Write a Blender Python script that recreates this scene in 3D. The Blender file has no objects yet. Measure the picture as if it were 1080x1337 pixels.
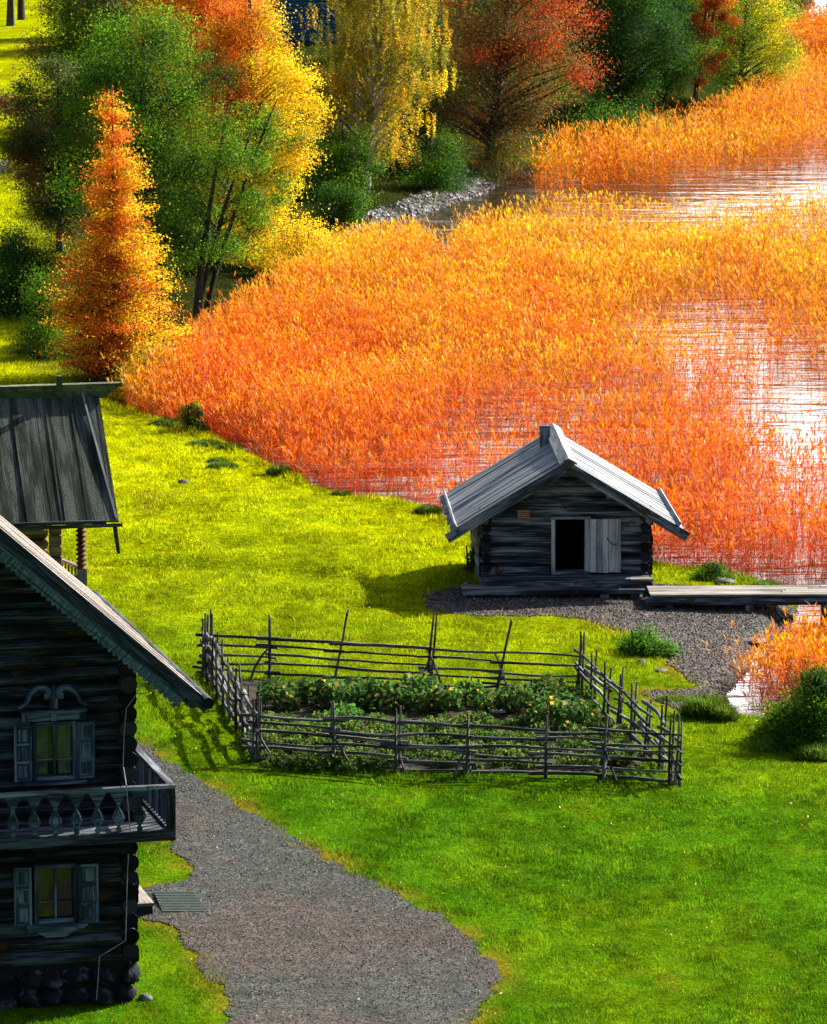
import bpy, math, random
import numpy as np
from mathutils import Vector, Matrix

random.seed(7); RNG = np.random.default_rng(7)
SC = bpy.context.scene; COL = SC.collection
R = math.radians

# ------------------------------------------------------------------ camera, sky, sun, exposure
F_PX, HCAM = 6500.0, 22.5
PITCH = math.atan((668.5 + 400.0) / F_PX)
cd = bpy.data.cameras.new('camera'); cam = bpy.data.objects.new('camera', cd); COL.objects.link(cam)
cd.sensor_fit = 'HORIZONTAL'; cd.sensor_width = 36.0; cd.lens = 36.0 * F_PX / 1080.0
cd.clip_start = 1.0; cd.clip_end = 8000.0
cam.location = (0, 0, HCAM); cam.rotation_euler = (math.pi / 2 - PITCH, 0, 0)
SC.camera = cam
SUN_DIR = Vector((1.2, 0.95, 1.0)).normalized()
SUN_EL = math.asin(SUN_DIR.z); SUN_AZ = math.atan2(SUN_DIR.x, SUN_DIR.y)
w = bpy.data.worlds.new('World'); SC.world = w; w.use_nodes = True
wn = w.node_tree; bgn = wn.nodes['Background']
sky = wn.nodes.new('ShaderNodeTexSky'); sky.sky_type = 'NISHITA'; sky.sun_disc = False
sky.sun_elevation = SUN_EL; sky.sun_rotation = SUN_AZ; sky.air_density = 1.0; sky.dust_density = 2.0
bgn.inputs[1].default_value = 0.06
# bright cloud patch added to the unseen sky to whiten the water's reflection
def WN(typ, **kw):
    n = wn.nodes.new(typ)
    for k, v in kw.items(): setattr(n, k, v)
    return n
def wmath(op, a, b=None, c=None):
    n = WN('ShaderNodeMath', operation=op)
    for i, v in enumerate((a, b, c)):
        if v is None: continue
        if isinstance(v, (int, float)): n.inputs[i].default_value = v
        else: wn.links.new(v, n.inputs[i])
    return n.outputs[0]
tcw = WN('ShaderNodeTexCoord'); sp = WN('ShaderNodeSeparateXYZ'); wn.links.new(tcw.outputs['Generated'], sp.inputs[0])
az = wmath('ARCTAN2', sp.outputs[0], sp.outputs[1]); cn = WN('ShaderNodeTexNoise'); cn.inputs['Scale'].default_value = 5.0; cn.inputs['Detail'].default_value = 5.0
wn.links.new(tcw.outputs['Generated'], cn.inputs[0])
def wss(v, a, b):
    n = WN('ShaderNodeMapRange', interpolation_type='SMOOTHSTEP'); wn.links.new(v, n.inputs[0]); n.inputs[1].default_value = a; n.inputs[2].default_value = b; return n.outputs[0]
cl0 = wmath('MULTIPLY', wss(az, -.06, .07), wss(az, 1.5, 1.0)); cl1 = wmath('MULTIPLY', cl0, wss(sp.outputs[2], .75, .35))
cl2 = wmath('MULTIPLY', cl1, wss(cn.outputs[0], .25, .5)); mixc = WN('ShaderNodeMix', data_type='RGBA'); wn.links.new(cl2, mixc.inputs[0])
wn.links.new(sky.outputs[0], mixc.inputs[6]); mixc.inputs[7].default_value = (46, 45, 44, 1); wn.links.new(mixc.outputs[2], bgn.inputs[0])
sl = bpy.data.lights.new('sun', 'SUN'); so = bpy.data.objects.new('sun', sl); COL.objects.link(so)
sl.energy = 5.0; sl.angle = R(0.5); sl.color = (1.0, 0.93, 0.80)
so.rotation_euler = SUN_DIR.to_track_quat('Z', 'Y').to_euler(); so.location = (60, 50, 80)
SC.view_settings.view_transform = 'Standard'; SC.view_settings.look = 'None'
SC.view_settings.gamma = 1.0; SC.view_settings.exposure = 1.3
try:
    SC.render.engine = 'CYCLES'
    SC.cycles.use_denoising = True
    SC.cycles.max_bounces = 7; SC.cycles.transmission_bounces = 5
    SC.cycles.diffuse_bounces = 3; SC.cycles.transparent_max_bounces = 6
    SC.cycles.use_adaptive_sampling = True; SC.cycles.adaptive_threshold = 0.02
except Exception:
    pass

# ------------------------------------------------------------------ measuring the photograph
def ray(px, py):
    a, b = (px - 540.0) / F_PX, -(py - 668.5) / F_PX
    return Vector((a, math.cos(PITCH) + b * math.sin(PITCH), -math.sin(PITCH) + b * math.cos(PITCH)))
def G(px, py, z=0.0):
    d = ray(px, py); t = (z - HCAM) / d.z
    return Vector((d.x * t, d.y * t, z))
def ppm(py): return (py + 400.0) / HCAM          # photo pixels per metre for something standing at row py

class Frame:
    def __init__(s, x, y, rz, z=0.0):
        s.o = Vector((x, y, z)); s.rz = R(rz); s.m = Matrix.Rotation(s.rz, 3, 'Z'); s.i = s.m.transposed()
    def pl(s, px, py, c=0.0):                    # pixel -> (x, z) on the plane y = c of this frame
        o = s.i @ (Vector((0, 0, HCAM)) - s.o); d = s.i @ ray(px, py)
        t = (c - o.y) / d.y; p = o + d * t
        return p.x, p.z
    def w(s, p): return s.o + s.m @ Vector(p)

# ------------------------------------------------------------------ numpy noise
_perm = RNG.random((64, 64))
def vnoise(x, y):
    xi = np.floor(x).astype(int); yi = np.floor(y).astype(int); fx = x - xi; fy = y - yi
    fx = fx * fx * (3 - 2 * fx); fy = fy * fy * (3 - 2 * fy)
    a = _perm[xi % 64, yi % 64]; b = _perm[(xi + 1) % 64, yi % 64]
    c = _perm[xi % 64, (yi + 1) % 64]; d = _perm[(xi + 1) % 64, (yi + 1) % 64]
    return (a * (1 - fx) + b * fx) * (1 - fy) + (c * (1 - fx) + d * fx) * fy
def fbm(x, y, o=3):
    s = 0; a = 1.0; t = 0
    for k in range(o):
        s = s + a * vnoise(x * 2**k + 17.3 * k, y * 2**k + 5.1 * k); t += a; a *= .5
    return s / t - .5
def smooth(poly, n=2):
    P = np.array([(p[0], p[1]) for p in poly], float)
    for _ in range(n):
        Q = np.roll(P, -1, 0); P = np.stack([P * .75 + Q * .25, P * .25 + Q * .75], 1).reshape(-1, 2)
    return P
def inside(P, x, y):
    r = np.zeros(x.shape, bool); n = len(P)
    for i in range(n):
        x1, y1 = P[i]; x2, y2 = P[(i + 1) % n]
        if y1 == y2: continue
        c = (y1 > y) != (y2 > y)
        r ^= c & (x < (x2 - x1) * (y - y1) / (y2 - y1) + x1)
    return r
def sdist(P, x, y):                              # positive outside, negative inside
    d = np.full(x.shape, 1e9); n = len(P)
    for i in range(n):
        ax, ay = P[i]; bx, by = P[(i + 1) % n]; ex, ey = bx - ax, by - ay
        t = np.clip(((x - ax) * ex + (y - ay) * ey) / (ex * ex + ey * ey + 1e-12), 0, 1)
        d = np.minimum(d, np.hypot(x - ax - t * ex, y - ay - t * ey))
    return np.where(inside(P, x, y), -d, d)
def poly_px(pts, z=0.0, n=2): return smooth([G(a, b, z) for a, b in pts], n)

# ------------------------------------------------------------------ the plan
WZ = -0.40
LAKE = poly_px([(150, 538), (205, 548), (250, 563), (305, 583), (345, 604), (390, 626), (430, 645), (490, 658), (565, 664),
    (620, 700), (720, 722), (860, 742), (915, 750), (960, 757), (1015, 768), (1050, 785), (1025, 820), (990, 850), (964, 880), (948, 905),
    (942, 925), (972, 941), (1000, 946), (1020, 940), (1060, 952), (1110, 985), (1400, 1060), (2600, 1100), (3600, 500), (3600, -250),
    (2000, -340), (1250, -300), (1120, -160), (1075, -30), (1040, 50), (1010, 110), (960, 160), (880, 190), (780, 205), (710, 222), (655, 237),
    (610, 258), (545, 280), (480, 292), (430, 318), (390, 352), (340, 395), (290, 435), (240, 470), (190, 500), (155, 518)], WZ, 2)
PATH = poly_px([(150, 960), (186, 974), (215, 988), (250, 1012), (300, 1045), (370, 1088), (440, 1128), (520, 1168), (585, 1205), (628, 1240),
    (655, 1272), (638, 1305), (612, 1345), (600, 1500), (250, 1500), (285, 1345), (312, 1312), (275, 1275), (245, 1235), (232, 1208),
    (175, 1195), (150, 1185), (150, 1168), (200, 1158), (262, 1140), (225, 1110), (196, 1080), (170, 1045), (120, 1000)])
YARD = poly_px([(548, 778), (575, 772), (610, 764), (860, 760), (1010, 768), (1055, 785), (1030, 822), (995, 852), (968, 884), (952, 910),
    (944, 926), (920, 925), (880, 918), (848, 904), (830, 897), (905, 893), (915, 885), (880, 870), (866, 848), (830, 826), (790, 816),
    (750, 806), (700, 806), (610, 806), (560, 798)])
FARSHORE = poly_px([(440, 306), (480, 275), (530, 262), (570, 240), (610, 226), (650, 214), (690, 212), (700, 226), (655, 240), (610, 262), (545, 284), (480, 296)], 0, 2)
FARPATH = poly_px([(-200, 232), (-60, 222), (12, 214), (14, 226), (10, 240), (-60, 246), (-200, 256)])
GARD = poly_px([(290, 893), (345, 890), (560, 897), (752, 903), (800, 945), (868, 1012), (620, 1012), (360, 990), (330, 960)])

def height(x, y):
    x = np.asarray(x, float); y = np.asarray(y, float)
    d = sdist(LAKE, x, y) + .35 * fbm(x * .9, y * .9, 2)
    rim = np.clip(d / .55, 0, 1); rim = rim * rim * (3 - 2 * rim)
    up = np.clip((d - .4) / 5.0, 0, 1)
    h = np.where(d < 0, WZ + np.maximum(d, -3.0) * .28, WZ + .24 * rim + .16 * up)
    land = np.clip(d / 4., 0, 1)
    h = h + land * (.16 * fbm(x / 5.0, y / 9.0, 2) + .10 * fbm(x / 1.3 + 9, y / 1.8, 3))
    # a long shallow swale across the lawn, and rising ground by the wood
    h = h + land * np.clip((y - 190) / 60., 0, 3) * .5
    h = h - land * .30 * np.exp(-((y - 127.0 + x * .30) / .9) ** 2) * np.clip((.5 - x) / 3, 0, 1) - land * .22 * np.exp(-((y - 133.0 - x * .25) / .8) ** 2) * np.clip((-.5 - x) / 3, 0, 1)
    return h
def hz(p): return float(height(np.array([p[0]]), np.array([p[1]]))[0])

# ------------------------------------------------------------------ materials
MATS = {}
def nt(name):
    m = bpy.data.materials.new(name); m.use_nodes = True; t = m.node_tree
    return m, t, t.nodes['Principled BSDF'], t.nodes['Material Output']
def N(t, typ, **kw):
    n = t.nodes.new(typ)
    for k, v in kw.items():
        if k.startswith('i_'):
            key = k[2:]; n.inputs[int(key) if key.isdigit() else key].default_value = v
        else: setattr(n, k, v)
    return n
def ramp(t, fac, stops):
    r = N(t, 'ShaderNodeValToRGB'); e = r.color_ramp.elements
    while len(e) < len(stops): e.new(.5)
    for k, (p, c) in enumerate(stops): e[k].position = p; e[k].color = (*c, 1)
    t.links.new(fac, r.inputs[0]); return r
def bump(t, b, h, s, dist=.02):
    n = N(t, 'ShaderNodeBump'); n.inputs['Strength'].default_value = s; n.inputs['Distance'].default_value = dist
    t.links.new(h, n.inputs['Height']); t.links.new(n.outputs[0], b.inputs['Normal'])
def mat_wood(name, dark, mid, light, rough=.75, spec=.3, grain=22, lichen=None):
    m, t, b, o = nt(name); uv = N(t, 'ShaderNodeUVMap')
    mp = N(t, 'ShaderNodeMapping'); mp.inputs['Scale'].default_value = (.9, grain, 1); t.links.new(uv.outputs[0], mp.inputs[0])
    n1 = N(t, 'ShaderNodeTexNoise', i_Scale=1.6, i_Detail=6.0, i_Roughness=.65); t.links.new(mp.outputs[0], n1.inputs[0])
    mp2 = N(t, 'ShaderNodeMapping'); mp2.inputs['Scale'].default_value = (.35, 2.2, 1); t.links.new(uv.outputs[0], mp2.inputs[0])
    n2 = N(t, 'ShaderNodeTexNoise', i_Scale=1.4, i_Detail=3.0); t.links.new(mp2.outputs[0], n2.inputs[0])
    mx = N(t, 'ShaderNodeMath', operation='ADD'); t.links.new(n1.outputs[0], mx.inputs[0])
    m2 = N(t, 'ShaderNodeMath', operation='MULTIPLY_ADD', i_1=1.2, i_2=-.6); t.links.new(n2.outputs[0], m2.inputs[0]); t.links.new(m2.outputs[0], mx.inputs[1])
    rp = ramp(t, mx.outputs[0], [(.30, dark), (.48, mid), (.68, light)]); c = rp.outputs[0]
    if lichen:
        g = N(t, 'ShaderNodeTexCoord'); n3 = N(t, 'ShaderNodeTexNoise', i_Scale=lichen[1], i_Detail=4.0, i_Roughness=.7); t.links.new(g.outputs['Object'], n3.inputs[0])
        r3 = ramp(t, n3.outputs[0], [(lichen[2], (0, 0, 0)), (lichen[2] + .06, (1, 1, 1))])
        mm = N(t, 'ShaderNodeMix', data_type='RGBA'); t.links.new(r3.outputs[0], mm.inputs[0]); t.links.new(c, mm.inputs[6]); mm.inputs[7].default_value = (*lichen[0], 1); c = mm.outputs[2]
    t.links.new(c, b.inputs['Base Color']); b.inputs['Roughness'].default_value = rough; b.inputs['Specular IOR Level'].default_value = spec
    bump(t, b, n1.outputs[0], .7, .012); MATS[name] = m; return m
def mat_leaf(name, trans=.45, gloss=.05):
    m, t, b, o = nt(name); t.nodes.remove(b)
    a = N(t, 'ShaderNodeAttribute', attribute_name='Col')
    d = N(t, 'ShaderNodeBsdfDiffuse'); tr = N(t, 'ShaderNodeBsdfTranslucent'); gl = N(t, 'ShaderNodeBsdfGlossy', i_Roughness=.55)
    gl.inputs[0].default_value = (.9, .9, .9, 1)
    for x in (d, tr): t.links.new(a.outputs['Color'], x.inputs[0])
    m1 = N(t, 'ShaderNodeMixShader', i_0=trans); t.links.new(d.outputs[0], m1.inputs[1]); t.links.new(tr.outputs[0], m1.inputs[2])
    m2 = N(t, 'ShaderNodeMixShader', i_0=gloss); t.links.new(m1.outputs[0], m2.inputs[1]); t.links.new(gl.outputs[0], m2.inputs[2])
    t.links.new(m2.outputs[0], o.inputs[0]); MATS[name] = m; return m
def mat_noise(name, stops, scale=4., detail=5., rough=.9, bs=.5, bd=.03, stretch=(1, 1, 1), spec=.2, vor=None):
    m, t, b, o = nt(name); tc = N(t, 'ShaderNodeTexCoord'); mp = N(t, 'ShaderNodeMapping'); mp.inputs['Scale'].default_value = stretch
    t.links.new(tc.outputs['Object'], mp.inputs[0])
    n1 = N(t, 'ShaderNodeTexNoise', i_Scale=scale, i_Detail=detail, i_Roughness=.62); t.links.new(mp.outputs[0], n1.inputs[0])
    src = n1.outputs[0]
    if vor:
        v = N(t, 'ShaderNodeTexVoronoi', i_Scale=vor); t.links.new(mp.outputs[0], v.inputs[0])
        s = N(t, 'ShaderNodeSeparateColor'); t.links.new(v.outputs['Color'], s.inputs[0])
        mx = N(t, 'ShaderNodeMath', operation='MULTIPLY_ADD', i_1=.45); t.links.new(s.outputs[0], mx.inputs[0])
        m3 = N(t, 'ShaderNodeMath', operation='MULTIPLY', i_1=.6); t.links.new(n1.outputs[0], m3.inputs[0]); t.links.new(m3.outputs[0], mx.inputs[2]); src = mx.outputs[0]
    rp = ramp(t, src, stops); col = rp.outputs[0]
    if vor:                                      # brown stone patches, and a green-blue lens flare tint put into the colour
        n4 = N(t, 'ShaderNodeTexNoise', i_Scale=.22, i_Detail=4.0); t.links.new(tc.outputs['Object'], n4.inputs[0])
        r4 = ramp(t, n4.outputs[0], [(.40, (1.25, .98, .90)), (.50, (1.0, 1.0, 1.0)), (.58, (.85, 1.12, 1.05))])
        m4 = N(t, 'ShaderNodeMix', data_type='RGBA', blend_type='MULTIPLY'); m4.inputs[0].default_value = 1; t.links.new(col, m4.inputs[6]); t.links.new(r4.outputs[0], m4.inputs[7]); col = m4.outputs[2]
    t.links.new(col, b.inputs['Base Color'])
    b.inputs['Roughness'].default_value = rough; b.inputs['Specular IOR Level'].default_value = spec
    bump(t, b, src, bs, bd); MATS[name] = m; return m
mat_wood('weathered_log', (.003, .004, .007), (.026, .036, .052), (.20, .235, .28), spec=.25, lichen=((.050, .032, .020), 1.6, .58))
mat_wood('shaded_corner_wood', (.001, .0015, .002), (.006, .008, .012), (.05, .055, .065), spec=.1, grain=6)  # shade on the log ends, put into a very dark wood colour
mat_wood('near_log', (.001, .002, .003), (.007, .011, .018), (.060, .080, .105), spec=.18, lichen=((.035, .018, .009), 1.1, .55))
mat_wood('silver_board', (.07, .08, .09), (.15, .17, .20), (.31, .325, .35), rough=.7, grain=9, spec=.4)
mat_wood('roof_board', (.08, .06, .05), (.30, .25, .22), (.56, .50, .44), grain=7, spec=.4)
mat_wood('deck_board', (.06, .052, .046), (.17, .15, .13), (.34, .31, .28), grain=10)
mat_wood('lace_board', (.012, .025, .033), (.045, .08, .10), (.13, .19, .22))
mat_wood('fence_wood', (.010, .008, .009), (.035, .030, .034), (.20, .19, .19), grain=12)
mat_wood('mossy_board', (.008, .012, .010), (.035, .042, .038), (.13, .14, .13), lichen=((.020, .030, .012), 45., .50), rough=.9, spec=.1)
mat_wood('moss_board', (.03, .045, .008), (.07, .09, .02), (.14, .15, .06), lichen=((.03, .04, .02), 7., .52))
mat_wood('carved_wood', (.03, .005, .003), (.085, .014, .007), (.17, .035, .018))
mat_wood('warm_log', (.06, .035, .02), (.20, .12, .07), (.38, .24, .15))
mat_wood('door_board', (.14, .16, .18), (.30, .33, .36), (.48, .50, .52), grain=16)
mat_wood('frame_paint', (.003, .007, .014), (.018, .034, .062), (.12, .16, .23), grain=14)
mat_wood('barn_board', (.008, .04, .10), (.02, .10, .21), (.05, .17, .29))
mat_wood('bark', (.008, .007, .006), (.03, .025, .022), (.08, .07, .06), grain=8)
mat_wood('birch_bark', (.06, .055, .05), (.40, .38, .36), (.62, .60, .58), grain=2)
mat_leaf('leaf', .58, .012); mat_leaf('green_leaf', .55, .008); mat_leaf('reed_leaf', .45, .015); mat_leaf('grass_blade', .55, .004)
mat_noise('stone', [(.3, (.05, .05, .05)), (.55, (.16, .155, .15)), (.75, (.36, .35, .34))], 5., bs=.8)
mat_noise('dark_stone', [(.3, (.002, .003, .005)), (.55, (.009, .012, .018)), (.72, (.11, .12, .15))], 4., bs=1., bd=.06)
mat_noise('path_gravel', [(.25, (.006, .007, .006)), (.42, (.015, .015, .013)), (.58, (.034, .031, .027)), (.80, (.12, .11, .10))], 2.2, 8., vor=28., bs=.9, bd=.03)
mat_noise('shore_gravel', [(.25, (.008, .006, .006)), (.42, (.026, .020, .018)), (.60, (.060, .044, .039)), (.82, (.21, .17, .15))], 3., 8., vor=22., bs=1., bd=.04)
mat_noise('soil', [(.3, (.012, .009, .006)), (.6, (.04, .028, .02)), (.8, (.09, .065, .04))], 4., bs=1., bd=.06)
mat_noise('iron', [(.3, (.02, .02, .02)), (.7, (.10, .07, .05))], 20., rough=.5, spec=.5)
mat_noise('cable_metal', [(.3, (.12, .11, .12)), (.7, (.36, .34, .33))], 20., rough=.4, spec=.5)
mat_noise('rubber_mat', [(.3, (.015, .03, .025)), (.7, (.05, .08, .065))], 20., rough=.7)
mat_noise('plaque_red', [(.3, (.10, .03, .02)), (.7, (.22, .07, .04))], 9., rough=.6)
mat_noise('plaque_letters', [(.3, (.5, .42, .35)), (.7, (.6, .55, .45))], 9., rough=.6)
mat_noise('curtain', [(.3, (.06, .12, .09)), (.7, (.16, .24, .18))], 3., rough=.9)
mat_noise('pale_curtain', [(.35, (.30, .38, .30)), (.6, (.88, .90, .82))], 2.2, rough=.9)
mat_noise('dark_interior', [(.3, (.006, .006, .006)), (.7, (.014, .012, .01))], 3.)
# ground: turf soil showing between the blades
def mat_ground():
    m, t, b, o = nt('turf'); tc = N(t, 'ShaderNodeTexCoord')
    n1 = N(t, 'ShaderNodeTexNoise', i_Scale=.55, i_Detail=6.0, i_Roughness=.6); t.links.new(tc.outputs['Object'], n1.inputs[0])
    n2 = N(t, 'ShaderNodeTexNoise', i_Scale=9., i_Detail=6.0, i_Roughness=.75); t.links.new(tc.outputs['Object'], n2.inputs[0])
    a = N(t, 'ShaderNodeAttribute', attribute_name='Col')
    r2 = ramp(t, n2.outputs[0], [(.3, (.35, .35, .35)), (.52, (.9, .9, .9)), (.72, (1.5, 1.5, 1.3))])
    mm = N(t, 'ShaderNodeMix', data_type='RGBA', blend_type='MULTIPLY'); mm.inputs[0].default_value = 1
    t.links.new(a.outputs['Color'], mm.inputs[6]); t.links.new(r2.outputs[0], mm.inputs[7])
    r1 = ramp(t, n1.outputs[0], [(.35, (.75, .85, .8)), (.65, (1.2, 1.1, 1.0))])
    m4 = N(t, 'ShaderNodeMix', data_type='RGBA', blend_type='MULTIPLY'); m4.inputs[0].default_value = 1
    t.links.new(mm.outputs[2], m4.inputs[6]); t.links.new(r1.outputs[0], m4.inputs[7])
    t.links.new(m4.outputs[2], b.inputs['Base Color']); b.inputs['Roughness'].default_value = .95; b.inputs['Specular IOR Level'].default_value = .0
    bump(t, b, n2.outputs[0], .8, .05); MATS['turf'] = m
mat_ground()
def mat_water():
    m, t, b, o = nt('lake_water'); tc = N(t, 'ShaderNodeTexCoord'); mp = N(t, 'ShaderNodeMapping'); mp.inputs['Scale'].default_value = (.35, 1.5, 1)
    mp.inputs['Rotation'].default_value = (0, 0, R(12))
    t.links.new(tc.outputs['Object'], mp.inputs[0])
    n1 = N(t, 'ShaderNodeTexNoise', i_Scale=2.4, i_Detail=3.0, i_Roughness=.55); t.links.new(mp.outputs[0], n1.inputs[0])
    b.inputs['Base Color'].default_value = (.030, .016, .006, 1); b.inputs['Roughness'].default_value = .13; b.inputs['Specular IOR Level'].default_value = .75
    b.inputs['IOR'].default_value = 1.33
    mp2 = N(t, 'ShaderNodeMapping'); mp2.inputs['Scale'].default_value = (.28, .8, 1); mp2.inputs['Rotation'].default_value = (0, 0, R(5)); t.links.new(tc.outputs['Object'], mp2.inputs[0])
    n2 = N(t, 'ShaderNodeTexNoise', i_Scale=.75, i_Detail=3.0, i_Roughness=.6); t.links.new(mp2.outputs[0], n2.inputs[0])
    ad = N(t, 'ShaderNodeMath', operation='MULTIPLY_ADD', i_1=5.0); lo = N(t, 'ShaderNodeMath', operation='MULTIPLY', i_1=.25); t.links.new(n1.outputs[0], lo.inputs[0]); t.links.new(n2.outputs[0], ad.inputs[0]); t.links.new(lo.outputs[0], ad.inputs[2])
    bump(t, b, ad.outputs[0], 1.0, .05); MATS['lake_water'] = m
mat_water()
def mat_glass():
    m, t, b, o = nt('window_glass'); b.inputs['Base Color'].default_value = (.02, .03, .025, 1); b.inputs['Roughness'].default_value = .06
    b.inputs['Alpha'].default_value = .45; b.inputs['Specular IOR Level'].default_value = .9; MATS['window_glass'] = m
mat_glass()

# ------------------------------------------------------------------ object helpers
def tag(o, label=None, cat=None, group=None, kind=None):
    if label: o['label'] = label
    if cat: o['category'] = cat
    if group: o['group'] = group
    if kind: o['kind'] = kind
    return o
def empty(name, loc, label, cat, group=None, rz=0):
    o = bpy.data.objects.new(name, None); o.empty_display_size = .2; COL.objects.link(o)
    o.location = loc; o.rotation_euler = (0, 0, rz); return tag(o, label, cat, group)
def np_mesh(name, V, Fc, mat, parent=None, colors=None, origin=None, smooth_=False):
    V = np.asarray(V, np.float32); Fc = np.asarray(Fc, np.int32)
    if origin is not None: V = V - np.array(origin, np.float32)
    me = bpy.data.meshes.new(name); n, k = Fc.shape
    me.vertices.add(len(V)); me.vertices.foreach_set('co', V.ravel())
    me.loops.add(n * k); me.loops.foreach_set('vertex_index', Fc.ravel())
    me.polygons.add(n); me.polygons.foreach_set('loop_start', np.arange(0, n * k, k, dtype=np.int32))
    me.update(calc_edges=True)
    if colors is not None:
        c = np.ones((n, 4), np.float32); c[:, :3] = np.clip(colors, 0, 1)
        a = me.attributes.new('Col', 'FLOAT_COLOR', 'FACE'); a.data.foreach_set('color', c.ravel())
    me.polygons.foreach_set('use_smooth', np.full(n, smooth_))
    me.materials.append(MATS[mat]); o = bpy.data.objects.new(name, me); COL.objects.link(o)
    if parent: o.parent = parent
    return o
class MB:
    """collects boxes, logs, tubes and cut boards, then links them as ONE mesh"""
    def __init__(s): s.v = []; s.f = []; s.uv = []
    def quad_grid(s, rings, closed=True, caps=True, length_uv=None):
        b = len(s.v); n = len(rings[0]); ru, rv = random.random() * 40, random.random() * 40
        for r in rings: s.v += [tuple(p) for p in r]
        L = [0.0]
        for i in range(1, len(rings)): L.append(L[-1] + (Vector(rings[i][0]) - Vector(rings[i - 1][0])).length)
        per = [0.0]
        for j in range(n): per.append(per[-1] + (Vector(rings[0][(j + 1) % n]) - Vector(rings[0][j])).length)
        for i in range(len(rings) - 1):
            for j in range(n if closed else n - 1):
                j2 = (j + 1) % n
                s.f.append((b + i * n + j, b + i * n + j2, b + (i + 1) * n + j2, b + (i + 1) * n + j))
                s.uv.append([(ru + L[i], rv + per[j]), (ru + L[i], rv + per[j + 1]), (ru + L[i + 1], rv + per[j + 1]), (ru + L[i + 1], rv + per[j])])
        if caps:
            for k, rv_ in ((0, True), (len(rings) - 1, False)):
                ids = [b + k * n + j for j in range(n)]
                c = sum((Vector(s.v[i]) for i in ids), Vector()) / n
                if rv_: ids = ids[::-1]
                s.f.append(tuple(ids)); s.uv.append([(ru + .15 * (Vector(s.v[i]) - c).length, rv + (Vector(s.v[i]) - c).length) for i in ids])
        return s
    def bar(s, p0, p1, w_, h_, up=(0, 0, 1), jit=0.0):
        p0, p1 = Vector(p0), Vector(p1); d = (p1 - p0).normalized(); up = Vector(up)
        x = d.cross(up)
        if x.length < 1e-4: x = d.cross(Vector((0, 1, 0)))
        x.normalize(); y = x.cross(d).normalized(); rings = []
        for p in (p0, p1):
            rings.append([p + x * (a * w_ / 2) + y * (b_ * h_ / 2) for a, b_ in ((-1, -1), (1, -1), (1, 1), (-1, 1))])
        return s.quad_grid(rings)
    def box(s, x0, x1, y0, y1, z0, z1):
        a = [(x1 - x0), (y1 - y0), (z1 - z0)]; c = Vector(((x0 + x1) / 2, (y0 + y1) / 2, (z0 + z1) / 2)); k = a.index(max(a))
        if k == 0: return s.bar((x0, c.y, c.z), (x1, c.y, c.z), a[1], a[2])
        if k == 1: return s.bar((c.x, y0, c.z), (c.x, y1, c.z), a[0], a[2])
        return s.bar((c.x, c.y, z0), (c.x, c.y, z1), a[0], a[1], up=(0, 1, 0))
    def tube(s, pts, rads, n=8, wob=0.0, caps=True):
        pts = [Vector(p) for p in pts]; rings = []; ref = None
        for i, p in enumerate(pts):
            d = (pts[min(i + 1, len(pts) - 1)] - pts[max(i - 1, 0)]).normalized()
            if ref is None:
                ref = d.cross(Vector((0, 0, 1)))
                if ref.length < .1: ref = d.cross(Vector((0, 1, 0)))
            x = (ref - d * ref.dot(d)).normalized(); y = d.cross(x); r = rads[i] if hasattr(rads, '__len__') else rads
            rings.append([p + (x * math.cos(2 * math.pi * j / n) + y * math.sin(2 * math.pi * j / n)) * r * (1 + random.uniform(-wob, wob)) for j in range(n)])
        return s.quad_grid(rings, caps=caps)
    def log(s, p0, p1, r, n=12, wob=.035):
        p0, p1 = Vector(p0), Vector(p1); L = (p1 - p0).length; k = max(2, int(L / .5) + 1)
        pts = []; rr = []; t = random.uniform(-.05, .05)
        for i in range(k + 1):
            f = i / k; pts.append(p0.lerp(p1, f) + Vector((0, random.uniform(-.3, .3) * r * .12, random.uniform(-.3, .3) * r * .12))); rr.append(r * (1 + t * (f - .5)))
        return s.tube(pts, rr, n, wob)
    def prism(s, poly, y0, y1, f=lambda x, y, z: (x, y, z)):
        """a board of outline poly (x, z), from y0 to y1 thick"""
        A = [Vector(f(x, y0, z)) for x, z in poly]; B = [Vector(f(x, y1, z)) for x, z in poly]; b = len(s.v); n = len(poly)
        ru, rv = random.random() * 40, random.random() * 40
        s.v += [tuple(p) for p in A + B]
        s.f.append(tuple(b + i for i in range(n))); s.uv.append([(ru + x, rv + z) for x, z in poly])
        s.f.append(tuple(b + n + i for i in reversed(range(n)))); s.uv.append([(ru + x, rv + z) for x, z in reversed(poly)])
        for i in range(n):
            j = (i + 1) % n; s.f.append((b + j, b + i, b + n + i, b + n + j))
            s.uv.append([(ru + poly[j][0], rv), (ru + poly[i][0], rv), (ru + poly[i][0], rv + .05), (ru + poly[j][0], rv + .05)])
        return s
    def build(s, name, mat, parent=None, smooth_=False, rel=None, label=None, bevel=0):
        me = bpy.data.meshes.new(name); V = s.v
        if rel is not None: V = [(a - rel[0], b - rel[1], c - rel[2]) for a, b, c in V]
        me.from_pydata(V, [], s.f); uvl = me.uv_layers.new(name='UVMap')
        flat = np.array([c for f in s.uv for u in f for c in u], np.float32); uvl.data.foreach_set('uv', flat)
        me.polygons.foreach_set('use_smooth', np.full(len(me.polygons), smooth_))
        if smooth_:
            me.set_sharp_from_angle(angle=R(50))
        me.materials.append(MATS[mat]); o = bpy.data.objects.new(name, me); COL.objects.link(o)
        if parent: o.parent = parent
        if label: o['label'] = label
        if bevel:
            b = o.modifiers.new('bevel', 'BEVEL'); b.width = bevel; b.segments = 2
        return o

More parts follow.
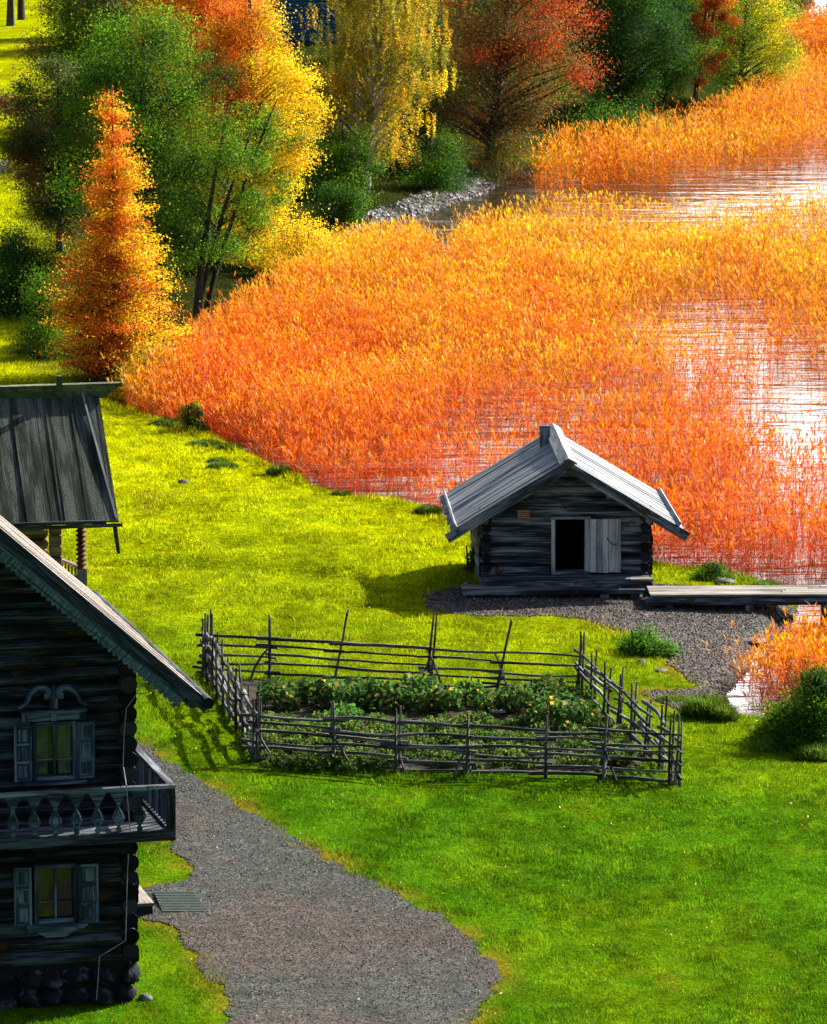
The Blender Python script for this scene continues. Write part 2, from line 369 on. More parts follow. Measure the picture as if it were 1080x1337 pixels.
# ------------------------------------------------------------------ ground, lake, paths
LAWN_G = np.array([.070, .182, .004]); LAWN_Y = np.array([.39, .43, .002]); LAWN_D = np.array([.26, .19, .02])
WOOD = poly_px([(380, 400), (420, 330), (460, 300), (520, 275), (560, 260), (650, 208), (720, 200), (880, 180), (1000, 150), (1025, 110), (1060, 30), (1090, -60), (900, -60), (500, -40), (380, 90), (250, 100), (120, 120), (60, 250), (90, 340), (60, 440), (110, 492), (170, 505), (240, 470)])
def lawn_colour(x, y):
    x = np.asarray(x, float); y = np.asarray(y, float)
    t = np.clip((y - 100) / 42., 0, 1) + .45 * fbm(x / 3.2, y / 7., 3) + .25 * fbm(x * 1.5, y * .9, 2)
    t = np.clip(t, 0, 1)[..., None]
    c = LAWN_G * (1 - t) + LAWN_Y * t
    c = c * (1 + .75 * fbm(x * 1.3 + 40, y * .55, 3) + .8 * fbm(x * 5, y * 2.5, 2))[..., None].clip(.3, 1.7)
    dp = np.minimum(sdist(PATH, x, y), sdist(YARD, x, y))
    dry = .85 * np.clip(1 - dp / .6, 0, 1) * np.clip(.6 + 3 * fbm(x * 1.3, y * 1.3, 2), 0, 1)
    dry = np.maximum(dry, np.clip(5 * (fbm(x / 2.4 + 31, y / 5. + 4, 3) - .26), 0, .4))[..., None]
    c = c * (1 - dry) + LAWN_D * dry
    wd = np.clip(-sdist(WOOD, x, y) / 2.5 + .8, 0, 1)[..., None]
    shade_litter = np.array([.030, .045, .010]) + np.array([.05, .02, .0]) * np.clip(fbm(x, y, 2) * 3, 0, 1)[..., None]  # shade under the trees put into the ground colour, with brown leaf litter
    return c * (1 - wd) + shade_litter * wd
xs = np.unique(np.concatenate([np.linspace(-900, -40, 30), np.arange(-40, -12, 1.), np.arange(-12, 14, .25), np.arange(14, 60, 1.5), np.linspace(60, 1200, 30)]))
ys = np.unique(np.concatenate([np.linspace(-300, 70, 30), np.arange(70, 160, .25), np.arange(160, 260, .5), np.arange(260, 460, 4.), np.linspace(460, 3000, 30)]))
gx, gy = np.meshgrid(xs, ys); gh = height(gx, gy)
V = np.stack([gx.ravel(), gy.ravel(), gh.ravel()], 1); nx, ny = len(xs), len(ys)
i0 = (np.arange(ny - 1)[:, None] * nx + np.arange(nx - 1)[None]).ravel()
Fq = np.stack([i0, i0 + 1, i0 + 1 + nx, i0 + nx], 1)
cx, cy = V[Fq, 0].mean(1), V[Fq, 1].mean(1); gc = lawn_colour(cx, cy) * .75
lk = sdist(LAKE, cx, cy); mud = np.clip(1 - lk / .5, 0, 1)[:, None]; gc = gc * (1 - mud) + np.array([.06, .045, .03]) * mud
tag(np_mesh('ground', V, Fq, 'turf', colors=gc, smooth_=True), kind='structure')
wv = np.array([(-900, 60, WZ), (1500, 60, WZ), (1500, 3000, WZ), (-900, 3000, WZ)])
tag(np_mesh('lake', wv, [(0, 1, 2, 3)], 'lake_water'), kind='structure')
def drape(name, P, mat, cell=.14, lift=.018, edge=.22):
    x0, y0 = P.min(0) - .5; x1, y1 = P.max(0) + .5; y0 = max(y0, 72)
    a = np.arange(x0, x1, cell); b = np.arange(y0, y1, cell * 1.5); X, Y = np.meshgrid(a, b)
    cxx = X[:-1, :-1] + cell / 2; cyy = Y[:-1, :-1] + cell * .75
    keep = (sdist(P, cxx, cyy) + edge * 2.2 * fbm(cxx * 1.7, cyy * 1.7, 3)) < 0
    Z = height(X, Y) + lift; n = len(a)
    i = (np.arange(len(b) - 1)[:, None] * n + np.arange(n - 1)[None])[keep]
    Fc = np.stack([i, i + 1, i + 1 + n, i + n], 1); V = np.stack([X.ravel(), Y.ravel(), Z.ravel()], 1)
    u, inv = np.unique(Fc, return_inverse=True)
    return tag(np_mesh(name, V[u], inv.reshape(-1, 4), mat, smooth_=True), kind='structure')
drape('gravel_path', PATH, 'path_gravel', .055); drape('gravel_shore', YARD, 'shore_gravel', .06)
drape('pebble_shore', FARSHORE, 'shore_gravel', .3, .04); drape('far_path', FARPATH, 'path_gravel', .4, .04)
drape('garden_soil', GARD, 'soil', .14, .02, .1)
def pebbles(name, P, n, size, cols, seed=1):
    r = np.random.default_rng(seed); x0, y0 = P.min(0); x1, y1 = P.max(0); y0 = max(y0, 80)
    x = r.uniform(x0, x1, n * 3); y = r.uniform(y0, y1, n * 3)
    k = (sdist(P, x, y) + .5 * fbm(x * 1.7, y * 1.7, 3) < .05); x, y = x[k][:n], y[k][:n]; n = len(x)
    z = height(x, y) + .018; s = size * r.uniform(.5, 1.6, n) ** 1.5
    O = np.array([(1, 0, 0), (0, 1, 0), (-1, 0, 0), (0, -1, 0), (0, 0, .6), (0, 0, -.3)])
    a = r.uniform(0, 6.28, n); ca, sa = np.cos(a), np.sin(a)
    v = O[None] * s[:, None, None] * r.uniform(.6, 1.3, (n, 6, 1)); vx = v[..., 0] * ca[:, None] - v[..., 1] * sa[:, None]; vy = v[..., 0] * sa[:, None] + v[..., 1] * ca[:, None]
    V = np.stack([vx + x[:, None], vy + y[:, None], v[..., 2] + z[:, None]], 2).reshape(-1, 3)
    T = np.array([(0, 1, 4), (1, 2, 4), (2, 3, 4), (3, 0, 4), (1, 0, 5), (2, 1, 5), (3, 2, 5), (0, 3, 5)])
    Fc = (T[None] + 6 * np.arange(n)[:, None, None]).reshape(-1, 3)
    c = np.array(cols)[r.integers(0, len(cols), n)] * r.uniform(.6, 1.3, (n, 1)); c = np.repeat(c, 8, 0)
    return np_mesh(name, V, Fc, 'pebble', colors=c)
def mat_pebble():
    m, t, b, o = nt('pebble'); a = N(t, 'ShaderNodeAttribute', attribute_name='Col'); t.links.new(a.outputs['Color'], b.inputs['Base Color'])
    b.inputs['Roughness'].default_value = .8; MATS['pebble'] = m
mat_pebble()
GR = [(.014, .013, .012), (.026, .023, .020), (.045, .039, .035), (.14, .13, .12), (.006, .006, .006)]
tag(pebbles('path_pebbles', PATH, 26000, .016, GR, 1), 'loose grey and brown gravel scattered over the curving path', 'gravel', kind='stuff')
tag(pebbles('shore_pebbles', YARD, 20000, .026, GR, 2), 'loose brown gravel on the shore by the boardwalk', 'gravel', kind='stuff')
tag(pebbles('far_pebbles', FARSHORE, 6000, .10, [(.06, .058, .06), (.13, .125, .135), (.32, .31, .32), (.025, .025, .03)], 3), 'grey pebbles along the far bank below the birch', 'pebbles', kind='stuff')

# ------------------------------------------------------------------ leaves, trees, bushes, reeds, grass
def rot_frames(n, r, flat=0.0):
    d = r.normal(size=(n, 3)); d[:, 2] *= (1 - flat); d /= np.linalg.norm(d, axis=1)[:, None]
    u = r.normal(size=(n, 3)); u -= d * (u * d).sum(1)[:, None]; u /= np.linalg.norm(u, axis=1)[:, None]
    return d, u
def leaf_quads(C, size, r, aspect=.62, droop=0.0, out=None):
    n = len(C); d, u = rot_frames(n, r)
    if out is not None:                          # leaves face outward and up from their own twig cluster
        nm = r.normal(size=(n, 3)) * .75 + out; nm /= np.linalg.norm(nm, axis=1)[:, None]
        d -= nm * (d * nm).sum(1)[:, None]; d /= np.linalg.norm(d, axis=1)[:, None]; u = np.cross(nm, d)
    if droop: d[:, 2] = d[:, 2] * (1 - droop) - droop; d /= np.linalg.norm(d, axis=1)[:, None]; u -= d * (u * d).sum(1)[:, None]; u /= np.linalg.norm(u, axis=1)[:, None]
    s = (size * r.uniform(.6, 1.35, n))[:, None]
    V = np.stack([C - d * s * .5, C + u * s * aspect * .5, C + d * s * .5, C - u * s * aspect * .5], 1).reshape(-1, 3)
    return V, np.arange(4 * n).reshape(n, 4)
def pick(pal, k, r, jit=.22):
    P = np.array([p[0] for p in pal]); wgt = np.array([p[1] for p in pal], float); wgt /= wgt.sum()
    return P[r.choice(len(pal), k, p=wgt)]
def make_tree(name, label, px, py, H, W, shape='round', pal=None, pal2=None, nleaf=16000, nclump=150, leaf=.13, base_h=.15, lean=(0, 0), mat='leaf',
              bark='bark', trunk_r=.14, group=None, cat='tree', seed=0, off=(0, 0), rc=None, stems=1, sink=.1, fill=.45, aspect=.62, mixy=None):
    r = np.random.default_rng(seed + 100); random.seed(seed + 5)
    p = G(px, py); p.z = hz(p) - sink; root = empty(name, p, label, cat, group)
    lx, ly = lean; rc = rc or W * .085; nleaf = int(nleaf * 3.1); leaf = leaf * .68; nclump = int(nclump * 1.25)
    axis = lambda t: np.array([lx * t ** 1.3, ly * t ** 1.3, H * t])
    def env(t):
        q = (t - base_h) / (1 - base_h)
        if shape == 'cone': return W / 2 * (1.02 - q) ** .95 * min(1, (q + .03) * 9)
        if shape == 'column': return W / 2 * (1 - q ** 3) * min(1, .45 + q * 1.8)
        if shape == 'weep': return W / 2 * math.sqrt(max(0.02, 1 - (2 * q - .95) ** 2 * .86)) 
        if shape == 'dome': return W / 2 * math.sqrt(max(0.01, 1 - q ** 2))
        return W / 2 * math.sqrt(max(0.02, 1 - (2 * q - 1) ** 2 * .97))
    ts = np.linspace(base_h, .99, 60); ev = np.array([env(t) for t in ts]); pr = ev ** (1.3 if shape == 'cone' else 1.6); pr /= pr.sum()
    ph0 = r.uniform(0, 6.28, 3); cl = []
    for k in range(nclump):
        t = ts[r.choice(60, p=pr)] + r.uniform(-.01, .01); a = r.uniform(0, 6.283)
        la = .25 if shape == 'cone' else 1.; lump = 1 + la * .24 * math.sin(2 * a + ph0[0] + 7 * t) + la * .20 * math.sin(3 * a + ph0[1] - 11 * t) + r.uniform(-.12, .10)
        q = (fill + (1 - fill) * r.random()) if r.random() < .8 else r.random() * .6
        rad = env(min(t, .99)) * q * lump
        cl.append((t, a, rad, np.array([math.cos(a) * rad, math.sin(a) * rad, 0]) + axis(t)))
    # trunk and limbs
    tb = MB()
    for sidx in range(stems):
        bx = 0 if stems == 1 else r.uniform(-.25, .25); by = 0 if stems == 1 else r.uniform(-.25, .25)
        sp = (0, 0) if stems == 1 else (math.cos(6.28 * sidx / stems + .6) * W * .2, math.sin(6.28 * sidx / stems + .6) * W * .12)
        pts = []; rr = []
        for i in range(9):
            t = i / 8 * .96; q = axis(t); pts.append((q[0] + bx + sp[0] * t + r.uniform(-.04, .04) * H * .06 * (i > 0), q[1] + by + sp[1] * t, q[2])); rr.append(trunk_r * (1.25 if i == 0 else 1) * (1 - t) ** .8 + .012)
        tb.tube(pts, rr, 8, .08)
    for (t, a, rad, c) in cl:
        if rad < .12 * W: continue
        up = {'cone': .10, 'weep': .75, 'column': .5}.get(shape, .42)
        t0 = max(base_h * .6, t - up * rad / H - .02); s = axis(t0); e = c
        mid = (s + e) / 2 + np.array([0, 0, (.10 if shape != 'cone' else -.04) * rad]) + r.normal(size=3) * .05 * rad
        r0 = max(.014, trunk_r * .38 * (1 - t0)) * (.6 + .6 * rad / (W / 2))
        tb.tube([s, mid, e], [r0, r0 * .6, .006], 5, .05, caps=False)
    tb.build('trunk', bark, root, True)
    # foliage
    per = r.uniform(.4, 1.6, nclump); per *= np.array([.5 + c[2] / (W / 2) for c in cl]); per = np.maximum(8, nleaf * per / per.sum()).astype(int)
    C = []; K = []
    for k, (t, a, rad, c) in enumerate(cl):
        n = per[k]; g = r.normal(size=(n, 3)) * rc * r.uniform(.7, 1.25)
        if shape == 'weep':
            ns = 7; so_ = r.normal(size=(ns, 3)) * rc * np.array([1.3, 1.3, .5]); q = r.integers(0, ns, n); g = so_[q] + r.normal(size=(n, 3)) * .055; g[:, 2] -= r.random(n) * rc * 2.3
        elif shape == 'cone':
            g[:, 2] *= .45; f = r.random(n) ** .7; inner = axis(max(base_h, t - .01)); g = g * (.35 + .65 * f[:, None]) + (inner - c) * (1 - f[:, None]) * .8
        else: g[:, 2] *= .7
        C.append(c + g); K.append(np.full(n, k))
    C = np.concatenate(C); K = np.concatenate(K); C[:, 2] = np.maximum(C[:, 2], .12)
    ctr = np.array([c[3] for c in cl])[K]; ov = C - ctr; ov /= (np.linalg.norm(ov, axis=1)[:, None] + 1e-6); ov[:, 2] += .55
    ax_ = ctr.copy(); ax_[:, 2] = 0; ov += .5 * ax_ / (np.linalg.norm(ax_, axis=1)[:, None] + .3)
    V_, F_ = leaf_quads(C, leaf, r, aspect, .35 if shape == 'weep' else 0, None if shape == 'weep' else ov)
    cc = pick(pal, nclump, r); own = pick(pal, len(C), r)
    if pal2 is not None and mixy is not None:
        c2 = pick(pal2, nclump, r); sel = np.array([1.0 if r.random() < mixy(*(c[3] / np.array([W / 2, W / 2, H]))) else 0. for c in cl])[:, None]; cc = cc * (1 - sel) + c2 * sel
        o2 = pick(pal2, len(C), r); own = np.where(sel[K] > .5, o2, own)
    mixr = r.uniform(.25, .75, (len(C), 1)); col = (cc[K] * mixr + own * (1 - mixr)) * r.uniform(.68, 1.28, (len(C), 1)) * r.uniform(.55, 1.3, (nclump, 1))[K]
    np_mesh('crown', V_, F_, mat, root, colors=col)
    return root
ORANGE = [((.74, .17, .015), 4), ((.80, .27, .02), 4), ((.55, .09, .012), 2), ((.85, .42, .03), 1.5)]
GOLD = [((.86, .56, .015), 4), ((.85, .42, .012), 3), ((.70, .62, .02), 2)]
YELLOW = [((.90, .66, .010), 5), ((.85, .50, .010), 2), ((.62, .60, .015), 2)]
GREEN = [((.09, .23, .010), 4), ((.05, .14, .010), 3), ((.18, .32, .012), 2)]
DGREEN = [((.025, .085, .012), 4), ((.014, .048, .010), 3), ((.07, .17, .012), 2.5)]
OLIVE = [((.42, .36, .02), 4), ((.46, .37, .025), 3), ((.15, .20, .02), 4), ((.55, .28, .02), 1)]
MAPLE = [((.38, .05, .015), 2), ((.48, .17, .03), 3), ((.09, .16, .025), 5), ((.14, .10, .025), 4)]
RED = [((.55, .04, .012), 4), ((.65, .14, .02), 3), ((.30, .10, .02), 2)]
RUST = [((.18, .035, .02), 3), ((.10, .13, .03), 4), ((.30, .28, .12), 2), ((.16, .08, .03), 2)]
YGREEN = [((.24, .38, .02), 4), ((.12, .26, .02), 5), ((.55, .50, .02), 1.5)]
T = make_tree
# front rank on the left bank
T('larch_tree', 'slender orange conical tree standing in front of the dark green wood', 150, 490, 10.3, 5.7, 'cone', ORANGE, GOLD, 27000, 430, .12, .02, seed=1, rc=.30, trunk_r=.10, mixy=lambda x, y, z: .25 + .5 * (x > .15), off=(0, 0))
T('oak_tree', 'broad dark green tree right behind the orange conical tree', 190, 405, 11.4, 5.6, 'round', [((.12, .27, .010), 4), ((.07, .18, .010), 3), ((.22, .36, .015), 1.5)], DGREEN, 30000, 230, .13, .10, mat='green_leaf', seed=2, trunk_r=.2, mixy=lambda x, y, z: .3)
T('ash_tree', 'dark tree with rusty red and pale leaves at the lawn edge', 78, 330, 8.0, 4.3, 'round', RUST, DGREEN, 22000, 170, .13, .12, mat='green_leaf', seed=3, mixy=lambda x, y, z: .35 + .3 * (x > 0))
T('rowan_tree', 'open green tree leaning over the reeds on bare dark limbs', 262, 408, 8.4, 4.9, 'round', GREEN, YGREEN, 8000, 52, .125, .16, lean=(2.0, 0), mat='green_leaf', seed=4, stems=4, trunk_r=.10, rc=.34, mixy=lambda x, y, z: .3)
T('maple_tree', 'tall golden yellow tree beside the blue barn', 328, 345, 13.2, 4.4, 'column', YELLOW, ORANGE, 34000, 260, .13, .03, seed=5, trunk_r=.2, mixy=lambda x, y, z: .08 + .8 * (x < .05) * (z > .45))
T('aspen_tree', 'fiery orange crown rising behind the dark green tree', 268, 330, 13.8, 5.0, 'round', ORANGE, GOLD, 30000, 220, .14, .2, seed=6, trunk_r=.2, mixy=lambda x, y, z: .25)
T('elm_tree', 'green and bronze tree behind the dark one near the lattice lawn', 138, 190, 10.5, 6.0, 'round', GREEN, RUST, 22000, 180, .16, .08, mat='green_leaf', seed=7, mixy=lambda x, y, z: .35)
T('poplar_tree', 'mixed green and orange tree between the bronze one and the fiery one', 215, 175, 11.5, 5.5, 'round', GREEN, ORANGE, 16000, 130, .16, .08, mat='green_leaf', seed=8, mixy=lambda x, y, z: .45)
T('pine_tree', 'dark bare trunk of a tall tree, the thicker of two by the lawn', 14, 57, 17., 7.0, 'round', DGREEN, None, 9000, 80, .2, .62, mat='green_leaf', seed=9, trunk_r=.24)
T('pine_tree', 'dark bare trunk of a tall tree, the thinner of two by the lawn', 28, 49, 16., 6.0, 'round', DGREEN, None, 8000, 70, .2, .62, mat='green_leaf', seed=10, trunk_r=.2)
T('lime_tree', 'yellow green tree far behind the two bare trunks', 20, 5, 8., 8.0, 'round', YGREEN, GOLD, 9000, 90, .22, .05, seed=11, mixy=lambda x, y, z: .5)
T('lime_tree', 'green tree in the far wood just right of the bare trunks', 90, 70, 9., 5.0, 'round', GREEN, YGREEN, 9000, 90, .2, .05, mat='green_leaf', seed=12, mixy=lambda x, y, z: .4)
# far bank
T('birch_tree', 'weeping yellow birch with a pale trunk at the water edge', 478, 252, 13.6, 5.8, 'weep', OLIVE, GOLD, 38000, 280, .125, .14, lean=(1.2, 0), bark='birch_bark', seed=13, trunk_r=.17, mixy=lambda x, y, z: .22, rc=.42)
T('maple_tree', 'spreading red and green maple over the pebble shore', 640, 222, 11.6, 7.0, 'round', MAPLE, RED, 24000, 150, .14, .08, lean=(1.3, 0), seed=14, trunk_r=.26, mixy=lambda x, y, z: .08 + .55 * (x > .3) * (z > .4))
T('alder_tree', 'blue green dark tree right of the red maple', 808, 168, 12., 6.2, 'column', DGREEN, None, 28000, 200, .14, .03, mat='green_leaf', seed=15, trunk_r=.18)
T('alder_tree', 'dark green tree next to the slanting red leaved one', 868, 150, 11., 4.2, 'column', DGREEN, GREEN, 16000, 130, .14, .08, mat='green_leaf', seed=16, mixy=lambda x, y, z: .6)
T('cherry_tree', 'thin slanting tree with sparse red leaves among the green', 905, 146, 9.8, 3.0, 'column', RED, ORANGE, 6000, 60, .14, .12, lean=(1.9, 0), seed=17, stems=2, trunk_r=.10, mixy=lambda x, y, z: .3)
T('willow_tree', 'bright yellow green tree at the tip of the wooded bank', 966, 140, 9., 5.4, 'round', YGREEN, YELLOW, 18000, 140, .13, .06, lean=(.5, 0), seed=18, trunk_r=.12, mixy=lambda x, y, z: .06 + .3 * (x > .5))
T('willow_bush', 'low golden shrub with bare twigs spreading over the reeds', 990, 152, 2.2, 4.0, 'dome', GOLD, YGREEN, 3500, 50, .12, .10, lean=(1.0, 0), seed=19, cat='shrub', stems=3, trunk_r=.05, mixy=lambda x, y, z: .3)
# second rank of the wood behind, filling the top
for k, (px, py, H, W, pal, lab) in enumerate([
    (448, 262, 3.6, 3.4, GREEN, 'green undergrowth tree left of the birch trunk'), (440, 215, 4.6, 3.2, MAPLE, 'small bronze tree under the blue barn wall'),
    (560, 205, 8.0, 5.6, DGREEN, 'dark green tree in the gap between birch and red maple'), (585, 130, 12., 7., DGREEN, 'tall dark tree behind the birch'),
    (700, 150, 11., 6., GREEN, 'green tree seen through the red maple'), (770, 130, 12., 6., DGREEN, 'dark tree between red maple and blue green tree'),
    (905, 112, 11., 6., YGREEN, 'yellow green tree behind the thin red leaved one'), (960, 95, 9., 5., GREEN, 'green tree behind the bank tip tree'),
    (285, 215, 12., 6., GREEN, 'green tree hidden between the golden and fiery crowns'), (640, 90, 12., 8., GREEN, 'far green tree above the maple'),
    (840, 85, 12., 8., DGREEN, 'far dark tree at the top of the wood'), (205, 80, 12., 8., RUST, 'far rusty tree behind the left wood')]):
    T('wood_tree', lab, px, py, H, W, 'column' if H > 7 else 'round', pal, GREEN, int(1100 * H), int(8 * H), .17, .03, mat='green_leaf', seed=30 + k, mixy=lambda x, y, z: .3, group='trees of the wood on the bank')
# bushes
def bush(name, label, px, py, H, W, pal, pal2=None, n=5000, seed=50, leaf=.09, mat='green_leaf', **kw):
    return T(name, label, px, py, H, W, 'dome', pal, pal2, n, max(25, n // 110), leaf, .02, mat=mat, seed=seed, cat='bush', stems=4, trunk_r=.035, sink=.05, fill=.35, rc=W * .12, mixy=(lambda x, y, z: .4) if pal2 else None, **kw)
bush('round_bush', 'very dark round bush at the shaded lawn behind the house roof', 18, 408, 3.1, 3.4, DGREEN, None, 9000, 51, .11)
bush('leafy_bush', 'green upright bush beside the orange conical tree', 68, 462, 3.1, 2.3, GREEN, DGREEN, 6000, 52)
bush('shade_caster_bush', 'dark bush added behind the orange conical tree to cast shade on the lawn', 122, 448, 3.4, 3.2, DGREEN, GREEN, 6000, 65, .11)  # hidden behind the larch, added for the shadow it throws on the lawn
bush('willow_bush', 'yellow olive bush where the reeds meet the orange tree', 205, 505, 2.3, 2.6, GOLD, OLIVE, 7000, 53, .10, 'leaf')
bush('gold_bush', 'golden bush at the reed edge under the yellow tree', 395, 352, 2.6, 3.6, YELLOW, GOLD, 6500, 54, .12, 'leaf')
bush('small_bush', 'small round green bush at the edge of the yellow lawn', 252, 556, .95, .80, GREEN, DGREEN, 1500, 55, .08)
bush('fern_bush', 'low bright green plant clump beside the brown gravel', 843, 848, .62, 1.15, [((.06, .20, .012), 3), ((.10, .28, .015), 2)], GREEN, 2600, 56, .085)
bush('low_bush', 'low dark green clump in front of the reeds right of the hut', 929, 750, .42, .95, GREEN, DGREEN, 1500, 57, .07)
bush('bank_bush', 'large dark green bush on the bank by the small inlet', 1068, 968, 1.75, 1.7, GREEN, DGREEN, 9000, 58, .085)
bush('bank_bush', 'lower green bush spilling over the inlet bank', 1022, 962, .85, 1.2, GREEN, YGREEN, 3500, 59, .08)
bush('shore_bush', 'bushy green undergrowth left of the pale birch trunk', 440, 288, 1.8, 2.6, DGREEN, GREEN, 4000, 60, .12)
bush('shore_bush', 'rusty undergrowth above the pebble shore', 655, 226, 1.7, 4.4, MAPLE, GREEN, 4500, 61, .12, 'leaf')
bush('shore_bush', 'green undergrowth between birch curtain and maple', 578, 246, 2.6, 3.0, DGREEN, GREEN, 4500, 62, .12)
bush('shore_bush', 'dark bush below the blue green tree behind pale reeds', 800, 190, 2.2, 5.0, DGREEN, GREEN, 5000, 63, .13)
bush('wall_bush', 'leafy dark weeds against the left side of the hut', 622, 748, .75, .6, GREEN, DGREEN, 900, 64, .07)

def reeds(name, label, P, dens, seed, htop=2.0, cfun=None, nl=9, lw=.0115):
    r = np.random.default_rng(seed); x0, y0 = P.min(0); x1, y1 = P.max(0)
    n = int((x1 - x0) * (y1 - y0) * dens[0]); n = min(n, 900000); x = r.uniform(x0, x1, n); y = r.uniform(y0, y1, n)
    k = inside(P, x, y) & (np.abs(x) < .083 * y * 1.12 + 2.5); x, y = x[k], y[k]
    k = r.random(len(x)) < dens[1](x, y); x, y = x[k], y[k]; n = len(x)
    zb_ = np.maximum(height(x, y), WZ - .25)
    px = 540 + x / y * F_PX
    h = htop * r.uniform(.68, 1.10, n) * (1 + .5 * fbm(x / 3, y / 3, 3)) * np.clip(.62 - sdist(LAKE, x, y) / 3.5, .35, 1); yaw = r.uniform(0, 6.28, n); lean = r.normal(size=(n, 2)) * .12 * h[:, None] * (1 + 4 * (r.random((n, 1)) < .07))
    base = np.stack([x, y, zb_], 1); top = np.stack([x + lean[:, 0], y + lean[:, 1], zb_ + h], 1)
    base_c, tip_c = cfun(x, y, r)
    Vs, Cs = [], []
    d = np.stack([np.cos(yaw), np.sin(yaw), 0 * yaw], 1)
    kn = base + (top - base) * .5 + r.normal(size=(n, 3)) * np.array([.07, .07, 0]); sc_ = base_c * r.uniform(.35, .9, (n, 1))
    Vs.append(np.stack([base - d * .006, base + d * .006, kn + d * .005, kn - d * .005], 1)); Cs.append(sc_)
    Vs.append(np.stack([kn - d * .005, kn + d * .005, top + d * .004, top - d * .004], 1)); Cs.append(sc_)
    for k in range(nl):
        f = (.10 + .88 * r.random(n) ** .8)[:, None]; p = base + (top - base) * f; a = r.uniform(0, 6.28, n); L = r.uniform(.20, .50, n)[:, None]
        o = np.stack([np.cos(a), np.sin(a), r.uniform(.2, 1.4, n)], 1); o /= np.linalg.norm(o, axis=1)[:, None]
        sd = np.stack([-np.sin(a), np.cos(a), r.uniform(-.6, .6, n)], 1); wv_ = lw
        Vs.append(np.stack([p, p + o * L * .45 + sd * wv_, p + o * L + np.array([0, 0, -.06]), p + o * L * .45 - sd * wv_], 1)); t = f * .75 + r.uniform(-.15, .25, (n, 1)); Cs.append((base_c * (1 - t) + tip_c * t) * r.uniform(.7, 1.25, (n, 1)))
    for k in range(2):
        a = r.uniform(0, 6.28, n); L = r.uniform(.16, .32, n)[:, None]; o = np.stack([np.cos(a) * .5, np.sin(a) * .5, 0 * a + .85], 1); sd = np.stack([-np.sin(a), np.cos(a), 0 * a], 1) * .024
        p = top - o * L * .4
        Vs.append(np.stack([p, p + o * L * .5 + sd, p + o * L, p + o * L * .5 - sd], 1)); Cs.append(tip_c * r.uniform(.8, 1.35, (n, 1)))
    V_ = np.concatenate(Vs).reshape(-1, 3); C_ = np.concatenate(Cs); C_ = C_ * r.uniform(.45, 1.45, (len(C_), 1)); pale = r.random(len(C_)) < .045; C_[pale] = np.array([.75, .50, .22]) * r.uniform(.6, 1.1, (pale.sum(), 1))
    print(name, n, len(C_))
    return tag(np_mesh(name, V_, np.arange(len(V_)).reshape(-1, 4), 'reed_leaf', colors=C_), label, 'reeds', kind='stuff')
RD, OR_, YE, PK = np.array([.84, .075, .006]), np.array([.92, .22, .006]), np.array([.90, .52, .015]), np.array([.62, .22, .13])
def px_of(x, y): return 540 + x / y * F_PX, HCAM * F_PX / y - 400
def main_col(x, y, r):
    t = np.clip((y - 152) / 45. + 1.7 * fbm(x / 2.5, y / 6., 3) + r.normal(size=len(x)) * .12, 0, 1)[:, None]
    b = RD * (1 - t) + OR_ * t; c = OR_ * (1 - t) + YE * t
    lf = np.clip((-7.5 - x + (y - 150) * .02) / 2.5, 0, 1)[:, None]
    b = b * (1 - lf) + OR_ * lf; c = c * (1 - lf) + (YE * .8 + np.array([.2, .45, .02]) * .2) * lf
    return b, c
def main_dens(x, y):
    px, py = px_of(x, y)
    # open water patches to the right, thin streaks in the middle
    def blob(cx, cy, rx, ry): return np.exp(-(((px - cx) / rx) ** 2 + ((py - cy) / ry) ** 2))
    o = 1.0 * blob(1070, 545, 135, 95) + .75 * blob(900, 430, 130, 45) + .72 * blob(630, 560, 110, 50) + .7 * blob(1050, 318, 90, 18) + .4 * blob(950, 372, 90, 18) + .5 * blob(720, 610, 120, 25) + .5 * blob(660, 480, 90, 25)
    st = fbm(x / 6. + 3, y / 2.2, 3)
    edge = np.clip(.50 - sdist(LAKE, x, y) / 2.2 + 1.0 * fbm(x * .9, y * .9, 2), .0, 1)
    edge = np.maximum(edge, np.clip((-7.2 - x) / 1.5, 0, 1))
    dn = np.clip(.62 + 2.8 * st, .08, 1) * np.clip(1.0 - o * (1.15 + 1.6 * st), .012, 1) * edge
    return dn
BED = poly_px([(165, 548), (205, 556), (250, 572), (305, 597), (345, 619), (390, 640), (430, 656), (490, 667), (565, 674), (620, 708), (720, 730), (860, 748),
    (915, 756), (1000, 762), (1040, 762), (1150, 764), (1250, 700), (1250, 400), (1250, 300), (1080, 303), (900, 308), (780, 312), (640, 318), (600, 334), (586, 372), (572, 376), (556, 340),
    (500, 334), (440, 348), (380, 385), (330, 420), (270, 460), (210, 500), (165, 530)], WZ, 2)
reeds('reed_bed', 'orange and red reeds filling the shallow bay behind the hut', BED, (38, main_dens), 1, 1.95, main_col)
BACK = poly_px([(690, 258), (740, 258), (860, 250), (960, 238), (1080, 220), (1300, 215), (1300, 90), (1080, 112), (1030, 104), (995, 122), (965, 160), (900, 190), (800, 208), (720, 226)], WZ, 2)
def back_col(x, y, r):
    t = np.clip(.45 + 1.2 * fbm(x / 4, y / 6, 3) + r.normal(size=len(x)) * .12, 0, 1)[:, None]
    return (RD * .6 + OR_ * .4) * (1 - t) + OR_ * t, OR_ * (1 - t) + YE * t
reeds('far_reed_bed', 'tall orange reeds along the far bank beyond the open water', BACK, (12, lambda x, y: np.clip(.75 + 1.5 * fbm(x / 3, y / 3, 2), .2, 1)), 2, 2.4, back_col, 8, .018)
TOPR = poly_px([(1000, 84), (1080, 90), (1250, 88), (1400, 80), (1400, 46), (1080, 48), (1045, 50), (1000, 56)], WZ, 1)
